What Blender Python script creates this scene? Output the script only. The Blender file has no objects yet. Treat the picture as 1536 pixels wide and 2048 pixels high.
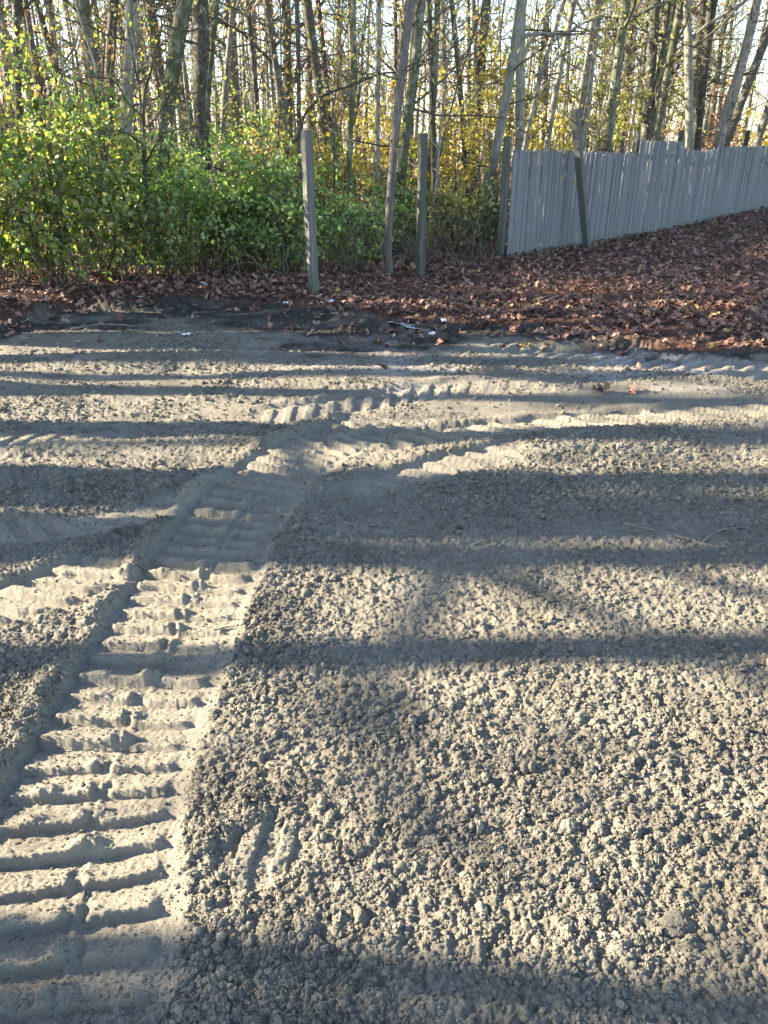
import bpy, math
import numpy as np

S = bpy.context.scene
COL = S.collection
R = math.radians

# ------------------------------------------------------------------ camera, sky, sun, exposure
CAM_H = 1.6
F_PX = 1500.0                      # focal length in photo pixels (photo 1536 x 2048)
PITCH = math.atan(724 / F_PX)
cam_d = bpy.data.cameras.new('camera')
cam_d.sensor_fit = 'VERTICAL'
cam_d.sensor_height = 36.0
cam_d.lens = F_PX / 2048 * 36.0
cam_d.clip_start = 0.05
cam_d.clip_end = 2000
cam = bpy.data.objects.new('camera', cam_d)
COL.objects.link(cam)
cam.location = (0, 0, CAM_H)
cam.rotation_euler = (math.pi / 2 - PITCH, 0, 0)
S.camera = cam

SUN_EL = R(25)
SUN_FRONT = R(9)
SUN_AZ = R(-90) + SUN_FRONT         # from the left of the view, a little ahead
world = bpy.data.worlds.new('World')
S.world = world
world.use_nodes = True
wn = world.node_tree.nodes
sky_t = wn.new('ShaderNodeTexSky')
sky_t.sky_type = 'NISHITA'
sky_t.sun_disc = False
sky_t.sun_elevation = SUN_EL
sky_t.sun_rotation = SUN_AZ
sky_t.air_density = 1.0
sky_t.dust_density = 0.45
sky_t.ozone_density = 1.0
world.node_tree.links.new(sky_t.outputs[0], wn['Background'].inputs[0])
wn['Background'].inputs[1].default_value = 0.078

sun_d = bpy.data.lights.new('sun', 'SUN')
sun_d.energy = 5.0
sun_d.angle = R(0.5)
sun_d.color = (1.0, 0.87, 0.65)
sun = bpy.data.objects.new('sun', sun_d)
COL.objects.link(sun)
sun.location = (-20, 0, 20)
sun.rotation_euler = (0, -(math.pi / 2 - SUN_EL), -SUN_FRONT)      # shines towards +X and down

S.view_settings.view_transform = 'Standard'
S.view_settings.look = 'None'
S.view_settings.gamma = 1.0
S.view_settings.use_curve_mapping = False
S.view_settings.exposure = 2.8
S.render.engine = 'CYCLES'
S.cycles.max_bounces = 5
S.cycles.use_adaptive_sampling = True
S.cycles.adaptive_threshold = 0.02
S.cycles.diffuse_bounces = 3
S.cycles.glossy_bounces = 2
S.cycles.transmission_bounces = 4

# ------------------------------------------------------------------ numeric helpers
rng = np.random.default_rng(7)
_TAB = np.random.default_rng(11).random((8, 256, 256)).astype(np.float32)


def vnoise(x, y, k=0):
    xi = np.floor(x).astype(np.int64); yi = np.floor(y).astype(np.int64)
    fx = x - xi; fy = y - yi
    fx = fx * fx * (3 - 2 * fx); fy = fy * fy * (3 - 2 * fy)
    T = _TAB[k % 8]
    a = T[xi & 255, yi & 255]; b = T[(xi + 1) & 255, yi & 255]
    c = T[xi & 255, (yi + 1) & 255]; d = T[(xi + 1) & 255, (yi + 1) & 255]
    return (a * (1 - fx) + b * fx) * (1 - fy) + (c * (1 - fx) + d * fx) * fy - 0.5


def fbm(x, y, k=0, octv=4):
    o = 0; a = 1.0
    for i in range(octv):
        o = o + a * vnoise(x * 2 ** i + 17.3 * i, y * 2 ** i + 5.1 * i, k + i)
        a *= 0.5
    return o


def sst(a, b, v):
    t = np.clip((v - a) / (b - a), 0, 1)
    return t * t * (3 - 2 * t)


def lumps(x, y, s, k, keep=0.7, flat=0.8):
    """Rounded clods: the highest of a jittered set of domes, one per cell of size s."""
    cx = np.floor(x / s).astype(np.int64); cy = np.floor(y / s).astype(np.int64)
    h = np.zeros_like(x)
    A, B, C = _TAB[k % 8], _TAB[(k + 1) % 8], _TAB[(k + 2) % 8]
    for dx in (-1, 0, 1):
        for dy in (-1, 0, 1):
            i = (cx + dx) & 255; j = (cy + dy) & 255
            a = A[i, j]; b = B[i, j]; c = C[i, j]
            px = (cx + dx + 0.1 + 0.8 * a) * s; py = (cy + dy + 0.1 + 0.8 * b) * s
            r = s * (0.25 + 0.5 * c * c + 0.12)
            d2 = ((x - px) ** 2 + (y - py) ** 2) / (r * r)
            on = ((a * 7.13 + c * 3.71) % 1.0) < keep
            h = np.maximum(h, np.where(on, r * flat * np.sqrt(np.clip(1 - d2, 0, 1)), 0))
    return h


def ray(px, py):
    cx = (px - 768) / F_PX; cy = (1024 - py) / F_PX
    return np.array([cx, math.cos(PITCH) + cy * math.sin(PITCH), -math.sin(PITCH) + cy * math.cos(PITCH)])


def flat_pt(px, py, z=0.0):
    r = ray(px, py); t = (z - CAM_H) / r[2]
    return (r * t)[:2]


def at_depth(px, py, Y):
    r = ray(px, py); t = Y / r[1]
    return np.array([0, 0, CAM_H]) + r * t


# ------------------------------------------------------------------ lie of the land
_edge = np.array([flat_pt(*q) for q in [(-260, 690), (0, 668), (160, 614), (500, 616), (600, 640), (768, 657), (900, 655),
                                        (1100, 668), (1300, 688), (1536, 694), (1800, 700)]])
_edge = _edge[np.argsort(_edge[:, 0])]


def edge_y(x):
    return np.interp(x, _edge[:, 0], _edge[:, 1])


def bank_h(x):
    return np.interp(x, [-6, -1.0, 0.6, 3, 8], [0.15, 0.11, 0.05, 0.05, 0.04])


def base_z(x, y):
    """Large shape only: level graded soil, a low bank, the wood's floor."""
    x = np.asarray(x, float); y = np.asarray(y, float)
    e = edge_y(x)
    z = bank_h(x) * sst(e - 0.5, e + 0.7, y)
    z = z + 0.10 * fbm(x * 0.16 + 3, y * 0.16, 2, 2) * sst(9, 16, y) + 0.25 * fbm(x * .03, y * .03, 4, 2) * sst(25, 60, y)
    return z


def gpt(px, py):
    z = 0.0
    for _ in range(12):
        p = flat_pt(px, py, z); z = float(base_z(p[0], p[1]))
    return np.array([p[0], p[1], z])


def spline(P, n=10):
    P = np.array(P, float)
    Q = np.vstack([2 * P[0] - P[1], P, 2 * P[-1] - P[-2]])
    out = []
    for i in range(1, len(Q) - 2):
        for t in np.linspace(0, 1, n, endpoint=False):
            a, b, c, d = Q[i - 1], Q[i], Q[i + 1], Q[i + 2]
            out.append(0.5 * (2 * b + (c - a) * t + (2 * a - 5 * b + 4 * c - d) * t * t + (3 * b - a - 3 * c + d) * t ** 3))
    out.append(P[-1])
    return np.array(out)


def track_st(x, y, P):
    best = np.full(x.shape, 1e9); s = np.zeros_like(x); t = np.zeros_like(x); acc = 0.0
    for a, b in zip(P[:-1], P[1:]):
        d = b - a; L = math.hypot(*d); d = d / L
        u = np.clip((x - a[0]) * d[0] + (y - a[1]) * d[1], 0, L)
        ex = x - a[0] - u * d[0]; ey = y - a[1] - u * d[1]
        dd = ex * ex + ey * ey
        m = dd < best
        best[m] = dd[m]
        s[m] = acc + u[m]
        t[m] = (ex * d[1] - ey * d[0])[m]        # positive on the right of travel
        acc += L
    tot = acc
    return s, t, np.sqrt(best), tot


def px_path(*q):
    return spline([flat_pt(*p) for p in q])


# centreline, half width, bar pitch, bar slant, depth, bar height, main?
TRACKS = [
    dict(P=px_path((30, 2250), (118, 1900), (190, 1570), (280, 1375), (402, 1144), (497, 1000), (590, 920), (690, 872), (790, 826)),
         hw=0.265, pitch=0.098, slant=0.05, depth=0.026, bar=0.025, main=True),
    dict(P=px_path((-320, 1290), (-60, 1225), (110, 1176), (235, 1130), (285, 1100)),
         hw=0.18, pitch=0.125, slant=-0.75, depth=0.030, bar=0.042, main=False, strong=1),
    dict(P=px_path((380, 1830), (480, 1740), (580, 1672), (680, 1612)), hw=0.10, pitch=0.125, slant=0.9, depth=0.022, bar=0.034, main=False, strong=1),
    dict(P=px_path((700, 884), (900, 864), (1053, 846), (1250, 831), (1468, 816), (1800, 800)),
         hw=0.20, pitch=0.16, slant=-0.8, depth=0.040, bar=0.042, main=False, strong=1),
    dict(P=px_path((640, 992), (800, 955), (950, 918), (1080, 888)), hw=0.13, pitch=0.15, slant=-0.7, depth=0.03, bar=0.026, main=False),
    dict(P=px_path((940, 690), (1120, 704), (1300, 724), (1560, 752), (1800, 770)), hw=0.26, pitch=0.14, slant=0.4, depth=0.03, bar=0.035, main=False),
    dict(P=px_path((-200, 905), (0, 885), (150, 868), (330, 860)), hw=0.14, pitch=0.16, slant=0.6, depth=0.03, bar=0.03, main=False),
    dict(P=px_path((-200, 1075), (100, 1060), (280, 1030), (400, 985), (520, 930)), hw=0.13, pitch=0.14, slant=-0.6, depth=0.014, bar=0.016, main=False),
    dict(P=px_path((480, 836), (640, 812), (820, 786), (1000, 772), (1200, 766)), hw=0.19, pitch=0.15, slant=0.5, depth=0.025, bar=0.026, main=False),
]


def land(x, y, fine=True):
    """Full relief and surface masks at points x, y."""
    x = np.asarray(x, float); y = np.asarray(y, float)
    z = base_z(x, y)
    e = edge_y(x) + 0.9 * fbm(x * 0.9, y * 0.9, 3, 4)
    leaf = sst(e - 0.10, e + 0.35, y)
    soil = 1 - sst(e + 0.1, e + 0.8, y)
    # gentle swell and scraped streaks left by grading
    z = z + soil * (0.012 * fbm(x * 0.7, y * 0.9, 1, 2))
    far = sst(2.6, 4.4, y)
    z = z + soil * far * (0.055 * fbm(x * 0.55 + 2, y * 4.2, 5, 3) + 0.02 * fbm(x * 2.0, y * 9.0, 6, 2))
    # rough bank face
    bank = np.exp(-((y - e) / 0.45) ** 2)
    z = z + bank * 0.07 * fbm(x * 2.6, y * 2.6, 2, 4)
    cloddy = np.ones_like(x)
    compact = np.zeros_like(x)
    wx = x + 0.02 * vnoise(x * 14, y * 14, 1); wy = y + 0.02 * vnoise(x * 14 + 9, y * 14, 2)
    for k, T in enumerate(TRACKS):
        P = T['P']; m = (x > P[:, 0].min() - .7) & (x < P[:, 0].max() + .7) & (y > P[:, 1].min() - .7) & (y < P[:, 1].max() + .7)
        if not m.any():
            continue
        xs, ys = (x[m] + .3 * (wx[m] - x[m]), y[m] + .3 * (wy[m] - y[m])) if T['main'] else (wx[m], wy[m])
        s, t, dist, tot = track_st(xs, ys, P)
        hw = T['hw']
        ends = sst(0, 0.3, s) * sst(0, 0.35, tot - s)
        wob = 0.02 * fbm(s * 5, t * 0 + k * 3.3, k, 3)
        ad = np.where((s > 0.001) & (s < tot - 0.001), np.abs(t + wob), dist)
        worn = np.clip(0.95 + 0.5 * fbm(xs * 2.2 + k, ys * 2.2, 3, 2), 0.5, 1.15)
        if not T['main']:
            worn = np.clip(worn * (0.55 + 1.1 * fbm(xs * 1.1 + 4 * k, ys * 1.1, 6, 2) + 0.3), 0.05, 1.1)
            if T.get('strong'):
                worn = np.maximum(worn, .85)
        ins = (1 - sst(hw - 0.03, hw + 0.015, ad)) * ends
        rim = np.exp(-((ad - hw - 0.045) / 0.04) ** 2) * ends
        dz = -T['depth'] * ins * np.clip(worn, 0.5, 1) * np.where(T['main'], 1 - .45 * sst(.2, 1, t / hw), 1) + rim * np.where(t < 0, 0.024, 0.002) * (1 if T['main'] else .6) * (1 + 1.2 * fbm(xs * 7, ys * 7, 2, 3))
        ph = (s + T['slant'] * t + (0.004 if T['main'] else .012) * fbm(xs * 5, ys * 5, 5, 2)) / T['pitch']
        cell = np.floor(ph); fr = ph - cell - 0.5
        jit = _TAB[3][cell.astype(int) & 255, 17 + k]; jit2 = _TAB[4][cell.astype(int) & 255, 43 + k]
        q = t / hw
        ff = np.clip(fr + .5 + .035 * fbm(xs * 22, ys * 22, 2, 3) + .05 * (jit - .5), 0, 1)
        step = sst(0.03, 0.09, ff) * (1 - .45 * sst(0.12, 0.40, ff) - .55 * sst(.35, .97, ff)) if T['main'] else sst(0.04, 0.14, ff) * (1 - sst(.48, .60, ff))      # steep towards the viewer, falling away behind
        crumb = .5 * lumps(xs + .004 * vnoise(xs * 90, ys * 90, 1), ys, 0.022, 4, .7, .85) + .8 * lumps(xs, ys, 0.010, 5, .8, .9)
        if T['main']:
            lb = sst(-0.90, -0.80, q) * (1 - sst(-0.10 + .12 * jit, 0.0 + .12 * jit, q))
            rb = sst(0.0 + .18 * jit2, 0.10 + .18 * jit2, q) * (1 - sst(0.70, 0.84, q))
            bars = np.clip(lb * (.65 + .6 * jit) + rb * (.6 + .6 * jit2), 0, 1.3) * step
            face = np.exp(-((ff - .10) / .09) ** 2) * (lb + rb)
            dz = dz + ins * worn * (T['bar'] * 1.15 * bars + .45 * face * crumb)
            g = np.exp(-(np.abs(q - 0.02 - 0.12 * (jit - .5)) / 0.15) ** 3 - (np.abs(fr + .12) / 0.27) ** 3)
            g2 = np.exp(-(np.abs(q + 0.46 + 0.12 * jit) / 0.13) ** 3 - (np.abs(fr + .18) / 0.22) ** 3) * (jit2 > 0.5)
            dz = dz + ins * (0.021 * g * (.3 + 1.0 * jit) + 0.012 * g2 + .9 * crumb * np.clip(g + .8 * g2, 0, 1))
            dz = dz + ins * 0.008 * sst(0.66, 1.0, q)
            seam = np.exp(-((q - 0.10 + 0.05 * vnoise(s * 9, t * 0, 2)) / 0.04) ** 2)
            dz = dz + ins * 0.006 * seam
        else:
            ed = 1 - sst(0.50 + .4 * jit, 0.92, np.abs(q))
            dz = dz + ins * worn * T['bar'] * .8 * step * ed + ins * .25 * crumb * step * ed
        z[m] += dz
        c = ins * np.clip(worn * 1.2, 0, 1)
        compact[m] = np.maximum(compact[m], c)
        cloddy[m] = np.minimum(cloddy[m], 1 - 0.93 * c)
        cloddy[m] = np.maximum(cloddy[m], 0.7 * rim)
        if T['main']:
            cloddy[m] = np.maximum(cloddy[m], ins * 0.45 * np.clip(g + .5 * face - .3, 0, 1))
    # flat scraped sandy patches near the bank
    nb = fbm(x * 1.3, y * 2.6, 6, 3)
    scr = sst(0.05, 0.3, nb) * sst(3.6, 5.0, y) * soil
    cloddy = cloddy * (1 - 0.75 * scr) * soil
    if fine:
        gx = wx + 0.006 * vnoise(x * 60, y * 60, 3); gy = wy + 0.006 * vnoise(x * 60, y * 60 + 5, 4)
        patch = np.clip(0.75 + 1.3 * fbm(x * 1.7, y * 1.7, 7, 4), 0.1, 1.3)
        fall = 1 - 0.45 * sst(2.5, 6, y)
        h = lumps(gx, gy, 0.052, 1, 0.25, 0.6) * patch * .8
        h = np.maximum(h, lumps(gx, gy, 0.024, 2, 0.6, 0.9) * patch * fall)
        h2 = lumps(gx + .3, gy + .1, 0.011, 3, 0.85, 0.95) * fall
        h = 0.62 * h + 0.8 * h2
        z = z + cloddy * (h + 0.012 * fbm(x * 38, y * 38, 5, 3))
        z = z + (1 - cloddy) * soil * (0.004 * fbm(x * 70, y * 70, 2, 3) + .42 * lumps(gx, gy, .011, 6, .45, .8) * (y < 4.5))
        edge_in = cloddy * (1 - cloddy) * 4
        z = z + bank * (.9 * lumps(gx, gy, .075, 5, .6, .7) + .8 * lumps(gx, gy, .035, 6, .6, .8))
        z = z + (1 - soil) * 0.03 * fbm(x * 6, y * 6, 3, 3)
    lw = .5 * (1 - sst(-1.4, .3, x))
    humus = sst(e - 1.15 - lw + 0.45 * np.clip(x - 1.2, 0, 3), e - 0.55 - lw + 0.3 * np.clip(x - 1.2, 0, 3), y + 0.5 * 1.1 * fbm(x * 1.2, y * 3.2, 2, 4) + .35 * fbm(x * 9, y * 12, 3, 3)) * (1 - 0.5 * leaf)
    humus = humus * np.clip(1.06 + 1.4 * fbm(x * 2.4, y * 5, 6, 4) + .35 * leaf, 0, 1)
    sand = sst(0.12, 0.32, fbm(x * 0.9 + 5, y * 2.0 + 1, 4, 3)) * sst(4.8, 6.2, y) * (1 - leaf) * sst(-1.6, 0.4, x)
    return z, compact, humus, sand, leaf, cloddy


# ------------------------------------------------------------------ mesh helpers
def make_mesh(name, V, faces, mats=(), midx=None, smooth=False):
    """faces: list of (m, k) int arrays (k = 3, 4 ...)."""
    me = bpy.data.meshes.new(name)
    faces = [np.asarray(f, np.int32) for f in faces if len(f)]
    V = np.asarray(V, np.float32)
    me.vertices.add(len(V)); me.vertices.foreach_set('co', V.ravel())
    idx = np.concatenate([f.ravel() for f in faces])
    tot = np.concatenate([np.full(len(f), f.shape[1], np.int32) for f in faces])
    st = np.concatenate([[0], np.cumsum(tot)[:-1]]).astype(np.int32)
    me.loops.add(len(idx)); me.loops.foreach_set('vertex_index', idx)
    me.polygons.add(len(tot)); me.polygons.foreach_set('loop_start', st)
    if midx is not None:
        me.polygons.foreach_set('material_index', np.asarray(midx, np.int32))
    me.polygons.foreach_set('use_smooth', np.full(len(tot), smooth, bool))
    for m in mats:
        me.materials.append(m)
    me.update(calc_edges=True)
    return me


class MB:
    """Collects tubes, boxes and leaf blades for one mesh."""
    def __init__(s):
        s.V = []; s.F = []; s.M = []; s.n = 0

    def add(s, V, F, m=0):
        V = np.asarray(V, float)
        s.V.append(V)
        for f in F:
            f = np.asarray(f)
            if len(f):
                s.F.append(f + s.n); s.M.append(np.full(len(f), m))
        s.n += len(V)

    def tube(s, P, r, sides=6, m=0, cap=True):
        P = np.asarray(P, float); n = len(P); r = np.broadcast_to(np.asarray(r, float), (n,))
        T = np.gradient(P, axis=0); T /= np.linalg.norm(T, axis=1)[:, None] + 1e-9
        ref = np.array([0.31, 0.95, 0.05]) if abs(T[0, 2]) > .6 else np.array([0, 0.05, 1.0])
        A = np.cross(T, ref); A /= np.linalg.norm(A, axis=1)[:, None] + 1e-9
        B = np.cross(T, A)
        a = np.arange(sides) * 2 * math.pi / sides
        V = P[:, None] + r[:, None, None] * (np.cos(a)[None, :, None] * A[:, None] + np.sin(a)[None, :, None] * B[:, None])
        i = np.arange(n - 1)[:, None] * sides; j = np.arange(sides)[None]; k = (j + 1) % sides
        F = np.stack([i + j, i + k, i + sides + k, i + sides + j], -1).reshape(-1, 4)
        fs = [F]
        if cap:
            fs.append(np.array([[(n - 1) * sides + q for q in range(sides)]]))
        s.add(V.reshape(-1, 3), fs, m)

    def blades(s, C, U, N, L, W, m=0, fold=0.15):
        """leaf blades: centre, long axis, normal, length, width (arrays)"""
        C = np.asarray(C); n = len(C)
        if n == 0:
            return
        U = U / (np.linalg.norm(U, axis=1)[:, None] + 1e-9)
        Sd = np.cross(N, U); Sd /= np.linalg.norm(Sd, axis=1)[:, None] + 1e-9
        Nn = np.cross(U, Sd)
        L = np.broadcast_to(L, (n,))[:, None]; W = np.broadcast_to(W, (n,))[:, None]
        V = np.stack([C - U * L * .5, C - U * L * .15 + Sd * W * .5 + Nn * W * fold, C + U * L * .2 + Sd * W * .38 + Nn * W * fold,
                      C + U * L * .5 - Nn * L * .08, C + U * L * .2 - Sd * W * .38 + Nn * W * fold, C - U * L * .15 - Sd * W * .5 + Nn * W * fold], 1)
        b = np.arange(n)[:, None] * 6
        F = np.concatenate([b + np.array([[0, 3, 2, 1]]), b + np.array([[0, 5, 4, 3]])])
        s.add(V.reshape(-1, 3), [F], m)

    def mesh(s, name, mats, smooth=False):
        by = {}
        V = np.concatenate(s.V)
        fs = []; ms = []
        for k in sorted({f.shape[1] for f in s.F}):
            fk = np.concatenate([f for f in s.F if f.shape[1] == k]); mk = np.concatenate([m for f, m in zip(s.F, s.M) if f.shape[1] == k])
            fs.append(fk); ms.append(mk)
        return make_mesh(name, V, fs, mats, np.concatenate(ms), smooth)


def obj(name, me, parent=None, loc=None, **props):
    o = bpy.data.objects.new(name, me)
    COL.objects.link(o)
    if parent is not None:
        o.parent = parent
    if loc is not None:
        o.location = loc
    for k, v in props.items():
        if v is not None:
            o[k] = v
    return o


def thing(name, loc, label, cat, group=None):
    return obj(name, None, None, loc, label=label, category=cat, group=group)


def copy_thing(root, loc, rz=0.0, sc=1.0, label=None, group=None):
    r = root.copy(); COL.objects.link(r)
    r.location = loc; r.rotation_euler = (0, 0, rz); r.scale = (sc,) * 3
    if label: r['label'] = label
    if group: r['group'] = group
    for ch in root.children:
        c = ch.copy(); COL.objects.link(c); c.parent = r
    return r


# ------------------------------------------------------------------ materials
class NT:
    def __init__(s, name):
        s.m = bpy.data.materials.new(name); s.m.use_nodes = True
        s.t = s.m.node_tree; s.n = s.t.nodes
        s.bsdf = s.n['Principled BSDF']; s.out = s.n['Material Output']
        s.bsdf.inputs['Specular IOR Level'].default_value = 0.2
        s.bsdf.inputs['Roughness'].default_value = 0.9

    def new(s, typ, **kw):
        x = s.n.new(typ)
        for k, v in kw.items():
            setattr(x, k, v)
        return x

    def link(s, a, b):
        s.t.links.new(a, b)

    def coord(s, scale=(1, 1, 1), kind='Object'):
        c = s.new('ShaderNodeTexCoord'); mp = s.new('ShaderNodeMapping'); mp.inputs['Scale'].default_value = scale
        s.link(c.outputs[kind], mp.inputs[0]); return mp.outputs[0]

    def noise(s, vec, scale, detail=4, rough=.6):
        x = s.new('ShaderNodeTexNoise'); x.inputs['Scale'].default_value = scale; x.inputs['Detail'].default_value = detail
        x.inputs['Roughness'].default_value = rough
        s.link(vec, x.inputs['Vector']); return x.outputs['Fac']

    def ramp(s, fac, stops, interp='LINEAR'):
        x = s.new('ShaderNodeValToRGB'); r = x.color_ramp; r.interpolation = interp
        while len(r.elements) < len(stops):
            r.elements.new(0.5)
        for e, (p, c) in zip(r.elements, stops):
            e.position = p; e.color = (*c, 1) if len(c) == 3 else c
        s.link(fac, x.inputs[0]); return x.outputs[0]

    def mix(s, fac, a, b, mode='MIX'):
        x = s.new('ShaderNodeMix', data_type='RGBA', blend_type=mode)
        if isinstance(fac, (int, float)): x.inputs[0].default_value = fac
        else: s.link(fac, x.inputs[0])
        for i, v in ((6, a), (7, b)):
            if isinstance(v, tuple): x.inputs[i].default_value = (*v, 1)
            else: s.link(v, x.inputs[i])
        return x.outputs[2]

    def bump(s, h, strength=.4, dist=.01):
        x = s.new('ShaderNodeBump'); x.inputs['Strength'].default_value = strength; x.inputs['Distance'].default_value = dist
        s.link(h, x.inputs['Height']); s.link(x.outputs[0], s.bsdf.inputs['Normal'])


def g3(v):
    return (v, v, v)


def soil_colour(n, vec):
    a = n.ramp(n.noise(vec, 3.0, 5), [(.3, (.124, .111, .088)), (.7, (.195, .174, .139))])
    b = n.ramp(n.noise(vec, 85.0, 3, .7), [(.25, g3(.62)), (.5, g3(1.0)), (.75, g3(1.22))])
    return n.mix(1.0, a, b, 'MULTIPLY')


def mat_ground():
    n = NT('bare_soil_and_leaf_floor'); v = n.coord()
    soil = soil_colour(n, v)
    at = n.new('ShaderNodeAttribute', attribute_name='surface')
    sp = n.new('ShaderNodeSeparateColor'); n.link(at.outputs['Color'], sp.inputs[0])
    comp, hum, sand = sp.outputs
    pressed = n.mix(1.0, n.ramp(n.noise(v, 6, 4), [(.3, (.180, .160, .126)), (.7, (.232, .208, .166))]), n.ramp(n.noise(v, 160, 2), [(.3, g3(.82)), (.7, g3(1.12))]), 'MULTIPLY')
    c = n.mix(comp, soil, pressed)
    c = n.mix(sand, c, n.ramp(n.noise(v, 9, 5), [(.35, (.21, .185, .165)), (.7, (.31, .28, .25))]))
    dark = n.ramp(n.noise(v, 12, 6, .7), [(.3, (.016, .0145, .014)), (.58, (.045, .039, .034)), (.72, (.12, .10, .08))])
    c = n.mix(hum, c, dark)
    lf = n.ramp(n.noise(v, 22, 5, .75), [(.3, (.018, .011, .009)), (.5, (.075, .036, .024)), (.7, (.15, .075, .045))])
    c = n.mix(at.outputs['Alpha'], c, lf)
    n.link(c, n.bsdf.inputs['Base Color'])
    n.bsdf.inputs['Roughness'].default_value = .95
    n.bump(n.noise(v, 230, 4, .8), .8, .006)
    return n.m


def mat_clod():
    n = NT('soil_clod'); v = n.coord()
    oi = n.new('ShaderNodeObjectInfo')
    g = n.new('ShaderNodeNewGeometry')
    c = n.ramp(n.noise(g.outputs['Position'], 3.0, 5), [(.3, (.124, .111, .088)), (.7, (.195, .174, .139))])
    c = n.mix(1.0, c, n.ramp(oi.outputs['Random'], [(0, g3(.8)), (.7, g3(1.06)), (1, g3(1.25))]), 'MULTIPLY')
    c = n.mix(1.0, c, n.ramp(n.noise(g.outputs['Position'], 110, 3), [(.3, g3(.75)), (.7, g3(1.15))]), 'MULTIPLY')
    n.link(c, n.bsdf.inputs['Base Color'])
    n.bump(n.noise(g.outputs['Position'], 300, 2), .5, .003)
    return n.m


def mat_bark(name, dark, light, moss=(.05, .065, .03), mossy=.45, lichen=(.33, .34, .29), lich=.35):
    n = NT(name); v = n.coord((1, 1, .22)); v2 = n.coord()
    c = n.ramp(n.noise(v, 28, 5, .65), [(.3, dark), (.68, light)])
    c = n.mix(n.ramp(n.noise(v2, 2.2, 5), [(.62 - mossy * .35, g3(0)), (.70, g3(.85))]), c, moss)
    c = n.mix(n.ramp(n.noise(v2, 5.5, 6, .7), [(.60 - lich * .2, g3(0)), (.70, g3(.9))]), c, lichen)
    oi = n.new('ShaderNodeObjectInfo')
    c = n.mix(1.0, c, n.ramp(oi.outputs['Random'], [(0, g3(.75)), (1, g3(1.2))]), 'MULTIPLY')
    n.link(c, n.bsdf.inputs['Base Color'])
    n.bump(n.noise(v, 34, 4, .7), .8, .02)
    return n.m


def mat_leaf(name, cols, trans=.52):
    n = NT(name)
    g = n.new('ShaderNodeNewGeometry')
    k = len(cols)
    c = n.ramp(g.outputs['Random Per Island'], [(i / max(1, k - 1), q) for i, q in enumerate(cols)])
    d = n.new('ShaderNodeBsdfDiffuse'); t = n.new('ShaderNodeBsdfTranslucent'); gl = n.new('ShaderNodeBsdfGlossy')
    gl.inputs['Roughness'].default_value = .45
    m1 = n.new('ShaderNodeMixShader'); m1.inputs[0].default_value = trans
    m2 = n.new('ShaderNodeMixShader'); m2.inputs[0].default_value = .07
    n.link(c, d.inputs[0])
    tc = n.mix(1.0, c, (1.25, 1.42, .75), 'MULTIPLY'); n.link(tc, t.inputs[0])
    n.link(d.outputs[0], m1.inputs[1]); n.link(t.outputs[0], m1.inputs[2])
    n.link(m1.outputs[0], m2.inputs[1]); n.link(gl.outputs[0], m2.inputs[2])
    n.link(m2.outputs[0], n.out.inputs[0])
    return n.m


def mat_litter():
    n = NT('fallen_oak_leaf')
    oi = n.new('ShaderNodeObjectInfo'); v = n.coord()
    c = n.ramp(oi.outputs['Random'], [(0, (.045, .025, .02)), (.35, (.14, .07, .052)), (.65, (.24, .122, .088)), (.85, (.34, .20, .145)), (.97, (.30, .20, .13)), (1, (.48, .36, .14))])
    c = n.mix(1.0, c, n.ramp(n.noise(v, 25, 3), [(.3, g3(.75)), (.7, g3(1.15))]), 'MULTIPLY')
    n.link(c, n.bsdf.inputs['Base Color'])
    n.bsdf.inputs['Roughness'].default_value = .6
    n.bsdf.inputs['Specular IOR Level'].default_value = .35
    return n.m


def mat_wood(name, lo, hi, stain=(.10, .13, .085), stain_top=.45, scale=(26, 26, 1.3), vary=(.70, 1.22)):
    n = NT(name); v = n.coord(scale); v2 = n.coord()
    oi = n.new('ShaderNodeObjectInfo')
    off = n.new('ShaderNodeVectorMath', operation='ADD')
    sc = n.new('ShaderNodeVectorMath', operation='SCALE'); sc.inputs[0].default_value = (13, 7, 31)
    n.link(oi.outputs['Random'], sc.inputs['Scale']); n.link(v, off.inputs[0]); n.link(sc.outputs[0], off.inputs[1])
    gr = n.noise(off.outputs[0], 1.6, 6, .7)
    c = n.ramp(gr, [(.25, lo), (.55, tuple((a + b) / 2 for a, b in zip(lo, hi))), (.75, hi)])
    c = n.mix(1.0, c, n.ramp(oi.outputs['Random'], [(0, g3(vary[0])), (.5, g3(1.0)), (1, g3(vary[1]))]), 'MULTIPLY')
    off2 = n.new('ShaderNodeVectorMath', operation='ADD'); n.link(v2, off2.inputs[0]); n.link(sc.outputs[0], off2.inputs[1])
    sep = n.new('ShaderNodeSeparateXYZ'); n.link(v2, sep.inputs[0])
    ad = n.new('ShaderNodeMath', operation='MULTIPLY_ADD'); n.link(n.noise(off2.outputs[0], 2.2, 4), ad.inputs[0]); ad.inputs[1].default_value = 1.3
    n.link(sep.outputs[2], ad.inputs[2])
    f = n.ramp(ad.outputs[0], [(stain_top * .6, g3(.75)), (min(1, stain_top * 1.9), g3(0))])
    c = n.mix(f, c, stain)
    n.link(c, n.bsdf.inputs['Base Color'])
    n.bump(gr, .5, .006)
    return n.m


def mat_plain(name, c1, c2, scale=20, rough=.8, bump=.3):
    n = NT(name); v = n.coord()
    f = n.noise(v, scale, 5)
    n.link(n.ramp(f, [(.3, c1), (.7, c2)]), n.bsdf.inputs['Base Color'])
    n.bsdf.inputs['Roughness'].default_value = rough
    n.bump(f, bump, .01)
    return n.m


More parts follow.
